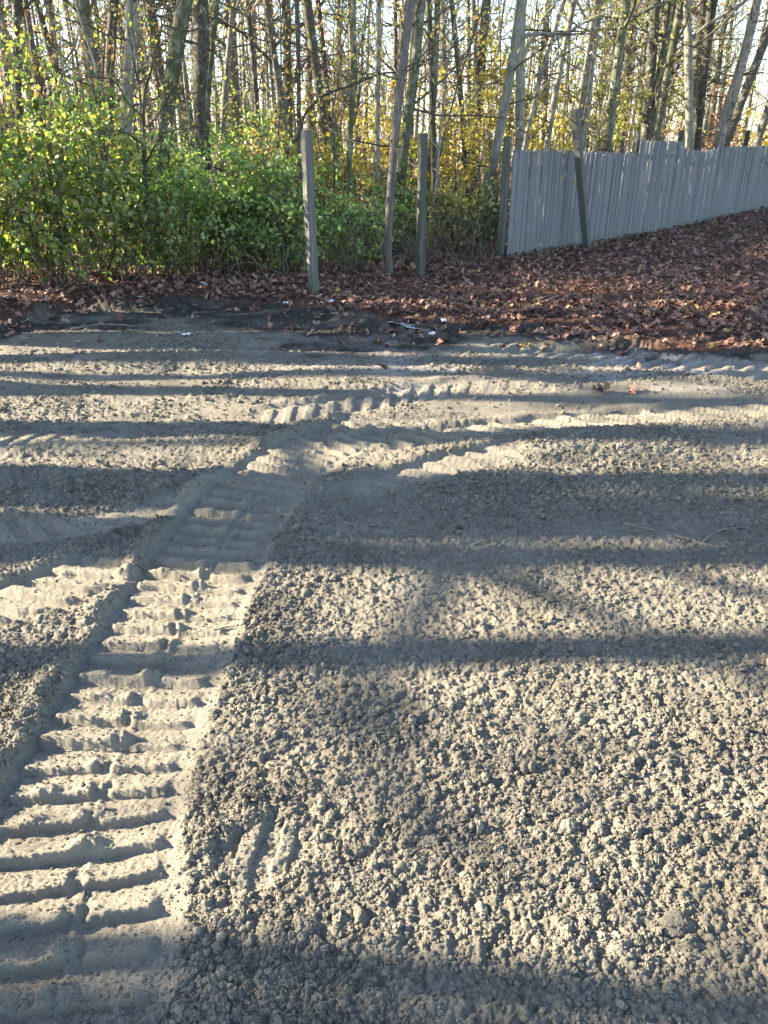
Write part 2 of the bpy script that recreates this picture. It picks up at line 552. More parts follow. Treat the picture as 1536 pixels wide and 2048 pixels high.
M_ground = mat_ground()
M_clod = mat_clod()
BARK = {
    'dark': mat_bark('dark_bark', (.035, .032, .028), (.13, .12, .103), mossy=.4, lich=.25),
    'grey': mat_bark('grey_bark', (.085, .079, .068), (.28, .26, .225), mossy=.3, lich=.35),
    'pale': mat_bark('pale_lichen_bark', (.12, .113, .095), (.36, .34, .29), mossy=.35, lich=.7),
    'moss': mat_bark('mossy_bark', (.055, .056, .04), (.18, .178, .125), mossy=.9, lich=.45),
    'dead': mat_bark('dead_grey_pole', (.10, .085, .078), (.22, .195, .18), mossy=.0, lich=.0),
}
M_twig = mat_plain('twig_bark', (.045, .037, .03), (.15, .125, .10), 30)
M_twig_pale = mat_plain('dry_twig', (.13, .105, .08), (.28, .235, .18), 30)
LEAF = {
    'green': mat_leaf('green_shrub_leaf', [(.075, .145, .04), (.13, .23, .06), (.19, .31, .075), (.28, .39, .10), (.36, .38, .11), (.18, .13, .07)]),
    'greenyellow': mat_leaf('yellowing_shrub_leaf', [(.07, .125, .035), (.12, .20, .05), (.17, .24, .06), (.27, .30, .07), (.40, .38, .09), (.18, .12, .06)]),
    'yellow': mat_leaf('yellow_leaf', [(.42, .36, .08), (.55, .43, .09), (.60, .44, .08), (.48, .30, .07), (.28, .29, .07)]),
    'olive': mat_leaf('olive_yellow_leaf', [(.16, .18, .05), (.26, .26, .07), (.38, .34, .10), (.44, .36, .11)]),
    'rust': mat_leaf('rust_leaf', [(.20, .085, .055), (.30, .14, .09), (.36, .20, .14), (.26, .11, .08)]),
    'brown': mat_leaf('dry_brown_leaf', [(.09, .05, .03), (.16, .085, .05), (.22, .13, .08)], .3),
    'maroon': mat_leaf('maroon_leaf', [(.035, .012, .02), (.06, .018, .03)], .3),
}
M_litter = mat_litter()
M_board = mat_wood('weathered_grey_board', (.095, .098, .103), (.255, .26, .268), (.11, .14, .10), .5, (60, 60, .7), (.84, 1.12))
M_post = mat_wood('weathered_green_grey_post', (.055, .058, .05), (.155, .155, .14), (.05, .075, .047), .75, (18, 18, 1.2))
M_rail = mat_wood('weathered_rail', (.13, .125, .115), (.30, .285, .25), scale=(2, 22, 22))

# ------------------------------------------------------------------ the ground: one sheet to the horizon
th = np.linspace(math.atan2(0.72, CAM_H), math.atan2(9.6, CAM_H), 770)
ys = CAM_H * np.tan(th)
ys = np.concatenate([-np.geomspace(70, 0.12, 22) + 0.72, ys, 9.6 * np.geomspace(1, 60, 150)[1:]])
NC = 840
u = np.linspace(-1, 1, NC)
ext = np.geomspace(0.05, 500, 34)
X = []
for y in ys:
    w = 0.56 * max(y, 0.72) + 0.62
    X.append(np.concatenate([-w - ext[::-1], u * w, w + ext]))
X = np.array(X); Y = np.repeat(ys[:, None], X.shape[1], 1)
Z = np.zeros_like(X); surf = np.zeros((X.size, 4), np.float32)
z, comp, hum, sand, leaf, cl = land(X.ravel(), Y.ravel())
V = np.stack([X.ravel(), Y.ravel(), z], 1)
nr, nc = X.shape
i = np.arange(nr - 1)[:, None] * nc + np.arange(nc - 1)[None]
Fq = np.stack([i, i + 1, i + nc + 1, i + nc], -1).reshape(-1, 4)
me = make_mesh('ground', V, [Fq], [M_ground], None, True)
surf[:, 0] = comp; surf[:, 1] = hum; surf[:, 2] = sand; surf[:, 3] = leaf
ca = me.color_attributes.new('surface', 'FLOAT_COLOR', 'POINT')
ca.data.foreach_set('color', surf.ravel())
obj('ground', me, kind='structure', label='graded grey soil with track marks running into a leaf-covered wood floor', category='ground')
del X, Y, Z, V, Fq, surf


# ------------------------------------------------------------------ scattered pieces that nobody could count
def proto_collection(name, meshes):
    c = bpy.data.collections.new(name)
    for k, m in enumerate(meshes):
        o = bpy.data.objects.new('%s_%02d' % (name, k), m)
        c.objects.link(o)
    return c


def scatter(name, pts, rot, scl, idx, coll, **props):
    n = len(pts)
    me = bpy.data.meshes.new(name)
    me.vertices.add(n); me.vertices.foreach_set('co', np.asarray(pts, np.float32).ravel())
    a = me.attributes.new('rot', 'FLOAT_VECTOR', 'POINT'); a.data.foreach_set('vector', np.asarray(rot, np.float32).ravel())
    a = me.attributes.new('scl', 'FLOAT_VECTOR', 'POINT'); a.data.foreach_set('vector', np.asarray(scl, np.float32).ravel())
    a = me.attributes.new('idx', 'INT', 'POINT'); a.data.foreach_set('value', np.asarray(idx, np.int32))
    o = obj(name, me, **props)
    ng = bpy.data.node_groups.new(name + '_scatter', 'GeometryNodeTree')
    ng.interface.new_socket('Geometry', in_out='INPUT', socket_type='NodeSocketGeometry')
    ng.interface.new_socket('Geometry', in_out='OUTPUT', socket_type='NodeSocketGeometry')
    N = ng.nodes; Lk = ng.links.new
    gi = N.new('NodeGroupInput'); go = N.new('NodeGroupOutput')
    ci = N.new('GeometryNodeCollectionInfo'); ci.inputs['Collection'].default_value = coll
    ci.inputs['Separate Children'].default_value = True; ci.inputs['Reset Children'].default_value = True
    ip = N.new('GeometryNodeInstanceOnPoints'); ip.inputs['Pick Instance'].default_value = True

    def attr(nm, typ):
        q = N.new('GeometryNodeInputNamedAttribute'); q.data_type = typ; q.inputs['Name'].default_value = nm
        return q.outputs['Attribute']
    er = N.new('FunctionNodeEulerToRotation')
    Lk(attr('rot', 'FLOAT_VECTOR'), er.inputs[0]); Lk(er.outputs[0], ip.inputs['Rotation'])
    Lk(attr('scl', 'FLOAT_VECTOR'), ip.inputs['Scale']); Lk(attr('idx', 'INT'), ip.inputs['Instance Index'])
    Lk(gi.outputs[0], ip.inputs['Points']); Lk(ci.outputs[0], ip.inputs['Instance']); Lk(ip.outputs[0], go.inputs[0])
    md = o.modifiers.new('scatter', 'NODES'); md.node_group = ng
    return o


import bmesh


def rock_mesh(name, seed, sub=2, amp=.35, mat=None, jag=.0):
    bm = bmesh.new(); bmesh.ops.create_icosphere(bm, subdivisions=sub, radius=1)
    r = np.random.default_rng(seed)
    D = r.normal(size=(9, 3)); D /= np.linalg.norm(D, axis=1)[:, None]
    A = r.uniform(-.5, .8, 9); K = r.uniform(2, 7, 9)
    fr = r.uniform(3, 6, (5, 3)); ph = r.uniform(0, 6, 5)
    for v in bm.verts:
        c = np.array(v.co)
        d = 1 + amp * np.sum(A * np.exp(K * (D @ c - 1))) + amp * .16 * np.sum(np.sin(fr @ c + ph))
        c = c * d * np.array([1, .9, .75]) * (1 + r.normal(0, jag))
        v.co = c
    m = bpy.data.meshes.new(name); bm.to_mesh(m); bm.free()
    m.polygons.foreach_set('use_smooth', np.full(len(m.polygons), False, bool))
    m.materials.append(mat or M_clod)
    return m


clods = proto_collection('clod_shape', [rock_mesh('clod_%d' % k, 40 + k, 3, .6, None, .045) for k in range(9)])
# points: evenly over the picture's bare soil, in world space
N0 = 230000
rr = np.random.default_rng(5)
yy = np.exp(rr.uniform(math.log(0.72), math.log(8.6), N0)) * 1.0
xx = rr.uniform(-1, 1, N0) * (0.56 * yy + .55)
z, comp, hum, sand, leaf, cl = land(xx, yy)
dens = np.clip(0.55 + 1.1 * fbm(xx * 1.7, yy * 1.7, 7, 3), .12, 1.0)
keep = (rr.random(N0) < cl * dens * 0.9 + np.where(comp > .3, .13, .03) * (leaf < .1)) & (hum < .3)
xx, yy, z, hum, comp = xx[keep], yy[keep], z[keep], hum[keep], comp[keep]
n = len(xx)
rad = (0.0016 + 0.00066 * yy) * np.exp(rr.normal(0, .5, n))
rad = np.clip(rad, .0016, .02)
big = rr.random(n) < .008
rad[big] *= rr.uniform(1.5, 2.4, big.sum()); rad = np.minimum(rad, .016)
rad = np.where(comp > .35, np.minimum(rad * .6, .006), rad)
sc3 = rad[:, None] * rr.uniform(.75, 1.25, (n, 3))
scatter('soil_clods', np.stack([xx, yy, z + rad * .15], 1), rr.uniform(0, 6.28, (n, 3)), sc3, rr.integers(0, 9, n), clods,
        kind='stuff', label='loose grey crumbs and clods covering the graded soil', category='soil clods')


# ------------------------------------------------------------------ fallen oak leaves
def oak_leaf_mesh(name, seed, lobes=4):
    r = np.random.default_rng(seed)
    t = np.linspace(0, 1, 4 * lobes + 1)
    env = .30 * np.sin(math.pi * t ** .8) ** .7 + .02
    w = env * (0.72 + .38 * np.sin(t * lobes * 2 * math.pi - 1.2) * (t > .08)) * r.uniform(.85, 1.15)
    curl = r.uniform(-.5, 1.1); cup = r.uniform(-.6, .9)
    x = t - .5
    zc = curl * (x ** 2) * .7 + .05 * np.sin(t * 9 + seed)
    mid = np.stack([x, np.zeros_like(x), zc], 1)
    Lf = np.stack([x + .04 * r.normal(size=len(t)), w, zc + cup * w + .06 * r.normal(size=len(t))], 1)
    Rt = np.stack([x + .04 * r.normal(size=len(t)), -w * r.uniform(.8, 1.2), zc + cup * w * r.uniform(.2, 1.2) + .06 * r.normal(size=len(t))], 1)
    V = np.concatenate([mid, Lf, Rt]); k = len(t); a = np.arange(k - 1)
    F = np.concatenate([np.stack([a, a + 1, a + 1 + k, a + k], 1), np.stack([a + 1, a, a + 2 * k, a + 1 + 2 * k], 1)])
    return make_mesh(name, V, [F], [M_litter], None, False)


leaf_meshes = [oak_leaf_mesh('oak_leaf_%d' % k, 70 + k, 3 + k % 3) for k in range(9)]
leaves_coll = proto_collection('leaf_shape', leaf_meshes)
rr = np.random.default_rng(15)
N1 = 46000
yy = 6.6 * np.exp(rr.uniform(0, 1, N1) ** .85 * math.log(32 / 6.6))
xx = rr.uniform(-1, 1, N1) * (0.60 * yy + .8)
z, comp, hum, sand, leaf, cl = land(xx, yy, False)
e = edge_y(xx) + .9 * fbm(xx * .9, yy * .9, 3, 4)
p = np.where(yy > e, .35 + .65 * sst(e, e + .5, yy), .5 * np.exp(-((e - yy) / .45)) + .008)
p = p * np.clip(.9 + .9 * fbm(xx * 2.1, yy * 2.1, 5, 2), .3, 1.1)
k = rr.random(N1) < p
xx, yy, z = xx[k], yy[k], z[k]; n = len(xx)
L = rr.uniform(.055, .115, n) * (1 + .012 * np.clip(yy - 9, 0, 30))
rot = np.stack([rr.normal(0, .45, n), rr.normal(0, .4, n), rr.uniform(0, 6.28, n)], 1)
scatter('leaf_litter', np.stack([xx, yy, z + rr.uniform(.005, .05, n)], 1), rot, L[:, None] * np.ones((n, 3)), rr.integers(0, 9, n), leaves_coll,
        kind='stuff', label='thick reddish brown fallen oak leaves covering the wood floor', category='fallen leaves')

# ------------------------------------------------------------------ the grey stockade fence
FA = gpt(1014, 515); FB = gpt(1536, 415)
fdir = (FB - FA)[:2]; flen = float(np.hypot(*fdir)); fdir = fdir / flen
fang = math.atan2(fdir[1], fdir[0])
fn = np.array([fdir[1], -fdir[0]])                 # towards the camera side


def board_mesh(name, w, h, t, lean, seed):
    r = np.random.default_rng(seed)
    pk = r.uniform(.02, .08); a = r.uniform(-.012, .012)
    prof = [(-w / 2, -.06), (w / 2, -.06), (w / 2 + a * .3, h - pk * r.uniform(.6, 1.2)), (w * .17 + a, h), (-w * .17 + a, h - r.uniform(0, .012)), (-w / 2 + a * .3, h - pk)]
    V = [(x + lean * z, -t / 2, z) for x, z in prof] + [(x + lean * z, t / 2, z) for x, z in prof]
    k = len(prof)
    F = [list(range(k)), list(range(2 * k - 1, k - 1, -1))]
    S4 = [[q, k + q, k + (q + 1) % k, (q + 1) % k][::-1] for q in range(k)]
    return make_mesh(name, V, [np.array(F), np.array(S4)], [M_board])


rr = np.random.default_rng(23)
fence = thing('stockade_fence', (FA[0], FA[1], FA[2]), 'long weathered grey wooden stockade fence of narrow pointed boards', 'fence')
fence.rotation_euler = (0, 0, fang)
heights = {0: 1.57, 1: 1.56, 2: 1.78, 3: 1.63, 4: 1.65, 5: 1.67, 6: 1.68, 7: 1.69, 8: 1.69}
PAN = 2.42
bm_cache = {}
s = 0.02
LEN = PAN * 8
while s < LEN:
    pan = int(s / PAN); h = heights[pan]
    key = (pan, int(rr.integers(0, 14)))
    if key not in bm_cache:
        bm_cache[key] = board_mesh('board', rr.uniform(.068, .0748), h + rr.uniform(-.045, .02), .019, rr.uniform(-.004, .012), int(rr.integers(1e6)))
    wx, wy = FA[0] + fdir[0] * s, FA[1] + fdir[1] * s
    gz = float(base_z(wx, wy)) - FA[2]
    b = obj('board', bm_cache[key], fence, (s, rr.normal(0, .0018), gz + rr.uniform(-.01, .012)))
    b.rotation_euler = (rr.normal(0, .004), rr.normal(0, .006), rr.normal(0, .004))
    s += .0755 + (rr.random() < .06) * rr.uniform(.006, .016)


def box_mesh(name, sx, sy, sz, mat, cham=.0, z0=0.0):
    bm = bmesh.new()
    bmesh.ops.create_cube(bm, size=1)
    bmesh.ops.scale(bm, vec=(sx, sy, sz), verts=bm.verts)
    bmesh.ops.translate(bm, vec=(0, 0, sz / 2 + z0), verts=bm.verts)
    bmesh.ops.bevel(bm, geom=list(bm.edges), offset=cham or min(sx, sy) * .06, segments=2, affect='EDGES')
    m = bpy.data.meshes.new(name); bm.to_mesh(m); bm.free(); m.materials.append(mat)
    return m


rail_me = box_mesh('rail', PAN - .02, .04, .085, M_rail)
post_me = [box_mesh('post', .10, .10, hh + .1, M_post, .008, -.1) for hh in (1.74, 1.80, 1.95, 2.0, 2.05, 2.02, 2.05, 1.9, 1.9)]
for k in range(8):
    wx, wy = FA[0] + fdir[0] * (k + .5) * PAN, FA[1] + fdir[1] * (k + .5) * PAN
    gz = float(base_z(wx, wy)) - FA[2]
    for hh in (.28, heights[k] - .32):
        obj('rail', rail_me, fence, ((k + .5) * PAN, .034, gz + hh))
    pz = float(base_z(FA[0] + fdir[0] * (k + 1) * PAN, FA[1] + fdir[1] * (k + 1) * PAN)) - FA[2]
    if k != 0:
        obj('post', post_me[k + 1], fence, ((k + 1) * PAN, .108, pz))
obj('post', post_me[0], fence, (-.06, .09, 0))


# ------------------------------------------------------------------ standing and leaning posts
def square_post(name, wid, top_px, bot_px, Ytop, rz, label, mat=M_post, cap=False, chips=0, seed=0):
    b = gpt(*bot_px)
    t = at_depth(top_px[0], top_px[1], Ytop if Ytop else b[1])
    ax = t - b; L = float(np.linalg.norm(ax)); ax = ax / L
    root = thing(name, tuple(b), label, 'post', 'old fence posts')
    bm = bmesh.new(); bmesh.ops.create_cube(bm, size=1)
    bmesh.ops.scale(bm, vec=(wid, wid, L + .15), verts=bm.verts)
    bmesh.ops.translate(bm, vec=(0, 0, (L + .15) / 2 - .15), verts=bm.verts)
    bmesh.ops.subdivide_edges(bm, edges=[q for q in bm.edges if abs(q.verts[0].co.z - q.verts[1].co.z) > .5], cuts=14)
    r = np.random.default_rng(seed)
    bow = r.uniform(-.012, .012, 2)
    for v in bm.verts:
        f = v.co.z / L
        v.co.x += bow[0] * math.sin(f * math.pi) + r.normal(0, .0012); v.co.y += bow[1] * math.sin(f * math.pi) + r.normal(0, .0012)
        if v.co.z > L - .01: v.co.z += r.uniform(-.014, .006)
    bmesh.ops.bevel(bm, geom=[q for q in bm.edges if len(q.link_faces) == 2 and q.calc_face_angle(0) > .7], offset=.006, segments=2, affect='EDGES')
    m = bpy.data.meshes.new('shaft'); bm.to_mesh(m); bm.free(); m.materials.append(mat)
    obj('shaft', m, root)
    if cap:
        mb = MB()
        cm = rock_mesh('cap', 5, 2, .25, M_lichen_cap)
        c = obj('cap', cm, root, (0.01, 0, L + .004)); c.scale = (wid * .55, wid * .55, .022)
    import mathutils
    q = mathutils.Vector((0, 0, 1)).rotation_difference(mathutils.Vector(ax))
    root.rotation_mode = 'QUATERNION'
    root.rotation_quaternion = q @ mathutils.Euler((0, 0, rz)).to_quaternion()
    return root


M_lichen_cap = mat_plain('rotting_post_top', (.10, .075, .06), (.24, .18, .14), 60)
square_post('fence_post', .096, (613, 262), (628, 588), None, R(38), 'square grey-green post with a rotting top standing at the soil edge', cap=True, seed=1)
square_post('fence_post', .092, (846, 266), (841, 556), None, R(25), 'square weathered post between the leaning bare pole and the grey fence', seed=2)
def on_fence(px, py, off):
    """where the line of sight meets an upright plane a little in front of the boards"""
    r_ = ray(px, py); q0 = FA[:2] + fn * off
    return r_[1] * float((q0 @ fn) / (r_[:2] @ fn))


square_post('leaning_post', .115, (1149, 219), (1174, 497), on_fence(1149, 219, .12), R(50), 'tall greenish post leaning against the front of the grey fence', seed=3)


# ------------------------------------------------------------------ trees
def grow(limb, twig, tips, p, d, L, r, lev, g, maxlev, up=.25, kids=(4, 4, 3), sides=(6, 4, 3), tw=1):
    n = 7 if lev == 0 else (5 if lev == 1 else 4)
    P = [p]; dd = d / np.linalg.norm(d)
    for _ in range(n - 1):
        dd = dd + g.normal(0, .17, 3) + np.array([0, 0, up * .22])
        dd /= np.linalg.norm(dd); P.append(P[-1] + dd * L / (n - 1))
    P = np.array(P); rad = np.linspace(r, r * .28, n)
    (limb if lev == 0 else twig).tube(P, rad, sides[min(lev, 2)], 0 if lev == 0 else tw, cap=False)
    if lev >= maxlev:
        tips.append((P[-1], dd)); tips.append((P[-2], dd)); return
    for _ in range(kids[lev]):
        f = g.uniform(.25, 1); i = min(int(f * (n - 1)), n - 2); q = P[i] + (P[i + 1] - P[i]) * (f * (n - 1) - i)
        t = P[i + 1] - P[i]; t /= np.linalg.norm(t)
        nd = t + g.normal(0, .75, 3)
        grow(limb, twig, tips, q, nd, L * g.uniform(.3, .6), rad[i] * .5, lev + 1, g, maxlev, up, kids, sides, tw)
    tips.append((P[-1], dd))


def leaf_cloud(mb, tips, count, size, g, spread=.25, m=1):
    if count <= 0 or not tips: return
    T = np.array([t[0] for t in tips]); k = g.integers(0, len(T), count)
    C = T[k] + g.normal(0, spread, (count, 3)) * np.array([1, 1, .7])
    U = g.normal(size=(count, 3)); U[:, 2] -= .4
    N = g.normal(size=(count, 3)); N[:, 2] += .8
    Ls = size * g.uniform(.6, 1.25, count)
    mb.blades(C, U, N, Ls, Ls * .62, m)


def tree_meshes(seed, path, rads, bark, nb, b0, b1, blen, leafkey, nleaf, lsize=.085, dead=8, maxlev=2, deadrange=(.8, 6), forks=()):
    """trunk path (n,3) in local space; returns (trunk mesh, crown mesh)."""
    g = np.random.default_rng(seed)
    limb = MB(); twig = MB(); tips = []; dtips = []
    path = np.asarray(path, float)
    ns = 30
    t = np.linspace(0, 1, len(path)); tt = np.linspace(0, 1, ns)
    P = np.stack([np.interp(tt, t, path[:, c]) for c in range(3)], 1)
    if len(path) > 2:
        P[1:-1] = .25 * P[:-2] + .5 * P[1:-1] + .25 * P[2:]
    P[1:, :2] += np.cumsum(g.normal(0, .012, (ns - 1, 2)), 0) * np.linspace(.3, 1.2, ns - 1)[:, None]
    rd = np.interp(tt, np.linspace(0, 1, len(rads)), rads) * (1 + .05 * g.normal(size=ns))
    rd[0] *= 1.45; rd[1] *= 1.12
    limb.tube(P, rd, 9, 0)
    H = P[-1, 2]

    def on(zq):
        i = int(np.clip(np.searchsorted(P[:, 2], zq), 1, ns - 1)); return P[i], rd[i]
    for _ in range(nb):
        zq = g.uniform(b0, b1) * H; q, r = on(zq)
        a = g.uniform(0, 6.28); d = np.array([math.cos(a), math.sin(a), g.uniform(.25, 1.1)])
        grow(limb, twig, tips, q, d, blen * g.uniform(.5, 1.1), r * .45, 0, g, maxlev, kids=(5, 4, 3))
    for _ in range(dead):
        zq = g.uniform(*deadrange); q, r = on(min(zq, H * .8))
        a = g.uniform(0, 6.28); d = np.array([math.cos(a), math.sin(a), g.uniform(-.25, .6)])
        grow(twig, twig, dtips, q, d, g.uniform(.6, 2.2), min(.018, r * .3), 1, g, 2, up=.05, kids=(0, 5, 0), sides=(4, 4, 3), tw=0)
    crown = MB()
    # crown mesh: twigs (slot 0) and leaves (slot 1)
    for Vv in twig.V: pass
    off = 0
    crown.V = list(twig.V); crown.F = list(twig.F); crown.M = [np.zeros_like(q) for q in twig.M]; crown.n = twig.n
    leaf_cloud(crown, tips + dtips[: len(dtips) // 3], nleaf, lsize, g)
    if crown.n == 0:
        crown.tube([P[-1], P[-1] + np.array([0, 0, .3])], [rd[-1], .004], 4, 0)
    return limb.mesh('trunk', [BARK[bark]], True), crown.mesh('crown', [M_twig, LEAF[leafkey]], False)


def plant_tree(name, loc, meshes, label, group=None, cat='tree'):
    r = thing(name, loc, label, cat, group)
    obj('trunk', meshes[0], r); obj('crown', meshes[1], r)
    return r


# trees told apart in the photograph: name, x at top of picture, x at y=150, x at y=300, width, distance, bark, leaves, leaf count, label
NEAR = [
    (36, 37, 36, 17, 15.5, 'dark', 'greenyellow', 260, 'dark trunk nearest the left edge, rising out of the yellowing shrub'),
    (54, 72, 92, 12, 17.5, 'dark', 'greenyellow', 160, 'thin dark trunk leaning left, second from the left edge'),
    (74, 118, 140, 14, 18.0, 'dark', 'rust', 120, 'dark trunk slanting steeply left above the yellow-leaved shrub'),
    (100, 112, 118, 15, 21.0, 'dark', 'rust', 150, 'straight dark trunk close behind the steeply slanting one at left'),
    (164, 189, 205, 22, 14.0, 'moss', 'greenyellow', 160, 'mossy dark trunk bending left, behind the tall left shrubs'),
    (228, 217, 212, 21, 17.0, 'dark', 'rust', 160, 'upright dark trunk just left of the bright-sided trunk'),
    (267, 256, 245, 25, 12.6, 'pale', 'olive', 160, 'tall trunk with a bright sunlit side and a dark side among the shrubs'),
    (372, 338, 318, 31, 12.8, 'moss', 'olive', 160, 'thick mossy trunk leaning right behind the forked sapling'),
    (398, 401, 402, 34, 14.5, 'dark', 'rust', 180, 'thickest dark upright trunk behind the middle of the green shrubs'),
    (436, 418, 408, 10, 13.5, 'moss', 'olive', 160, 'slender crooked trunk close beside the thickest dark trunk'),
    (468, 452, 440, 12, 16.0, 'grey', 'olive', 160, 'slender grey trunk leaning right above the green shrubs'),
    (494, 508, 520, 11, 18.0, 'dark', 'rust', 220, 'thin dark trunk among rust leaves, leaning slightly left'),
    (534, 556, 584, 15, 18.5, 'grey', 'rust', 240, 'grey trunk slanting left beside the thin dark one'),
    (596, 597, 598, 9, 12.0, 'dark', 'yellow', 90, 'straight thin dark trunk directly behind the post with rotting top'),
    (612, 635, 655, 19, 17.0, 'dark', 'rust', 200, 'stout dark trunk leaning left behind the yellow leaves'),
    (634, 655, 664, 11, 19.0, 'dark', 'rust', 150, 'slim dark trunk crossing the stout leaning one'),
    (709, 709, 697, 10, 11.6, 'moss', 'yellow', 160, 'slim forked trunk midway between the two standing posts'),
    (757, 754, 754, 12, 14.5, 'pale', 'yellow', 200, 'pale straight slim trunk left of the leaning bare pole'),
    (845, 830, 806, 20, 13.2, 'moss', 'yellow', 140, 'pale mottled trunk leaning right behind the leaning bare pole'),
    (858, 864, 868, 12, 14.8, 'dark', 'yellow', 160, 'dark slim trunk directly above the weathered middle post'),
    (874, 872, 858, 12, 16.2, 'moss', 'olive', 160, 'mossy slim trunk just behind the weathered middle post'),
    (905, 920, 932, 11, 19.0, 'dark', 'yellow', 420, 'thin dark trunk amid yellow leaves, leaning left'),
    (950, 955, 958, 9, 22.0, 'grey', 'yellow', 420, 'very thin grey trunk amid the yellow leaves'),
    (1046, 1022, 988, 20, 13.8, 'pale', 'olive', 160, 'bowed trunk leaning right beside the end of the grey fence'),
    (1042, 1041, 1040, 21, 16.0, 'pale', 'olive', 160, 'upright pale trunk behind the first fence boards'),
    (1128, 1076, 1046, 10, 15.6, 'grey', 'olive', 260, 'thin trunk sweeping right behind the first fence panel'),
    (1152, 1118, 1092, 13, 16.5, 'grey', 'olive', 220, 'slim grey trunk leaning right, left of the leaning post'),
    (1195, 1174, 1158, 24, 17.5, 'grey', 'olive', 240, 'stout grey trunk directly behind the top of the leaning post'),
    (1256, 1232, 1214, 19, 17.8, 'moss', 'olive', 320, 'smooth trunk leaning right behind the second fence panel'),
    (1312, 1300, 1290, 21, 22.0, 'dark', 'olive', 300, 'dark stout trunk behind the raised fence panel'),
    (1338, 1326, 1316, 14, 24.0, 'dark', 'rust', 200, 'dark slim trunk behind the end of the raised fence panel'),
    (1376, 1378, 1382, 17, 22.5, 'pale', 'rust', 200, 'pale upright trunk beside a bright gap of sky'),
    (1428, 1408, 1392, 20, 24.0, 'dark', 'rust', 220, 'dark trunk leaning right past the bright gap of sky'),
    (1516, 1480, 1430, 22, 21.0, 'grey', 'rust', 180, 'long grey trunk slanting far right behind the fence'),
    (1560, 1500, 1442, 18, 22.0, 'dark', 'olive', 180, 'dark trunk slanting right in parallel behind the long grey one'),
    (1610, 1560, 1508, 17, 23.0, 'grey', 'yellow', 160, 'slanting trunk close to the right edge above the fence'),
]
for k, (x0, x1, x2, w, Yd, bark, lk, nl, lab) in enumerate(NEAR):
    g = np.random.default_rng(300 + k)
    Yd = float(Yd)
    a = at_depth(x0, 0, Yd); b = at_depth(x1, 150, Yd); c = at_depth(x2, 300, Yd)
    gz = float(base_z(c[0], Yd))
    slope = (b - c) / (b[2] - c[2])
    foot = c - slope * .55 * (c[2] - gz); foot[2] = gz - .05; foot[1] = Yd
    top = a + (a - b) / (a[2] - b[2]) * .75 * (13 - a[2]); top = a + np.clip(top - a, -4.5, 4.5); top[2] = g.uniform(12, 16)
    top[1] += g.uniform(-1, 1)
    mid = (c + foot) * .5
    path = np.array([foot, mid * .5 + c * .5, b, a, .5 * (a + top) + g.normal(0, .15, 3), top])
    path = path[np.argsort(path[:, 2])]
    zs = np.linspace(path[0, 2], path[-1, 2], 40)
    P = np.stack([np.interp(zs, path[:, 2], path[:, 0]), np.interp(zs, path[:, 2], path[:, 1]), zs], 1)
    for _ in range(3):
        P[1:-1] = .25 * P[:-2] + .5 * P[1:-1] + .25 * P[2:]
    depth_ax = Yd * math.cos(PITCH) + CAM_H * math.sin(PITCH)
    r0 = w / F_PX * depth_ax * .42
    big = r0 > .09
    loc = P[0].copy(); P = P - loc
    me2 = tree_meshes(500 + k, P, [r0 * 1.1, r0, r0 * .72, r0 * .3], bark, 9 if big else 6, .3 if big else .18, .95, 3.2 if big else 1.7, lk, nl + 150,
                      dead=12 if big else 7)
    plant_tree('woodland_tree' if big else 'young_tree', tuple(loc), me2, lab)

# trees farther back and outside the picture: copies of a few shapes
PROTO = []
pk = ['dark', 'grey', 'dark', 'moss', 'grey', 'pale', 'dark', 'grey', 'moss', 'dark']
lk = ['rust', 'olive', 'yellow', 'rust', 'yellow', 'olive', 'brown', 'rust', 'olive', 'yellow']
for k in range(10):
    g = np.random.default_rng(900 + k); Hh = g.uniform(12, 17)
    lean = g.normal(0, .05, 2) * Hh
    P = np.array([[lean[0] * f ** 1.3 + .12 * math.sin(f * 5 + k), lean[1] * f, f * Hh] for f in np.linspace(0, 1, 12)])
    r0 = g.uniform(.06, .16)
    PROTO.append(tree_meshes(950 + k, P, [r0, r0 * .8, r0 * .5, r0 * .15], pk[k], 14, .22, .96, 3.0, lk[k], 420, lsize=.11, dead=10, deadrange=(1, 7)))

BW = dict(dark='dark', grey='grey', moss='mossy', pale='pale')
LW = dict(rust='rust', olive='olive', yellow='yellow', brown='brown', greenyellow='yellow-green')
rr = np.random.default_rng(77)
roots = {}


def far_tree(loc, rz, sc, k, label, group, name='background_tree'):
    if k not in roots:
        r = plant_tree(name, loc, PROTO[k], label, group); r.rotation_euler = (0, 0, rz); r.scale = (sc,) * 3; roots[k] = r
    else:
        r = copy_thing(roots[k], loc, rz, sc, label, group); r.name = name
    return r


placed = []
tries = 0
while len(placed) < 120 and tries < 5000:
    tries += 1
    Yd = rr.uniform(19, 62); px = rr.uniform(-60, 1600)
    q = at_depth(px, 300, Yd)
    if any((q[0] - a) ** 2 + (Yd - b) ** 2 < 1.2 for a, b in placed):
        continue
    sfe = (q[:2] - FA[:2]) @ fdir; nfe = (q[:2] - FA[:2]) @ fn
    if nfe > -1.2 and q[0] > 1:
        continue
    placed.append((q[0], Yd))
    zone = 'behind the green shrubs' if px < 560 else ('behind the two standing posts' if px < 990 else 'behind the grey fence')
    rz_, sc_, kk = rr.uniform(0, 6.28), rr.uniform(.75, 1.25), int(rr.integers(0, 10))
    dist = 'slightly back' if Yd < 32 else ('well back' if Yd < 47 else 'farthest back')
    far_tree((q[0], Yd, float(base_z(q[0], Yd)) - .05), rz_, sc_, kk,
             '%s trunk with %s leaves, %s in the wood %s' % (BW[pk[kk]], LW[lk[kk]], dist, zone), 'far trees ' + zone)
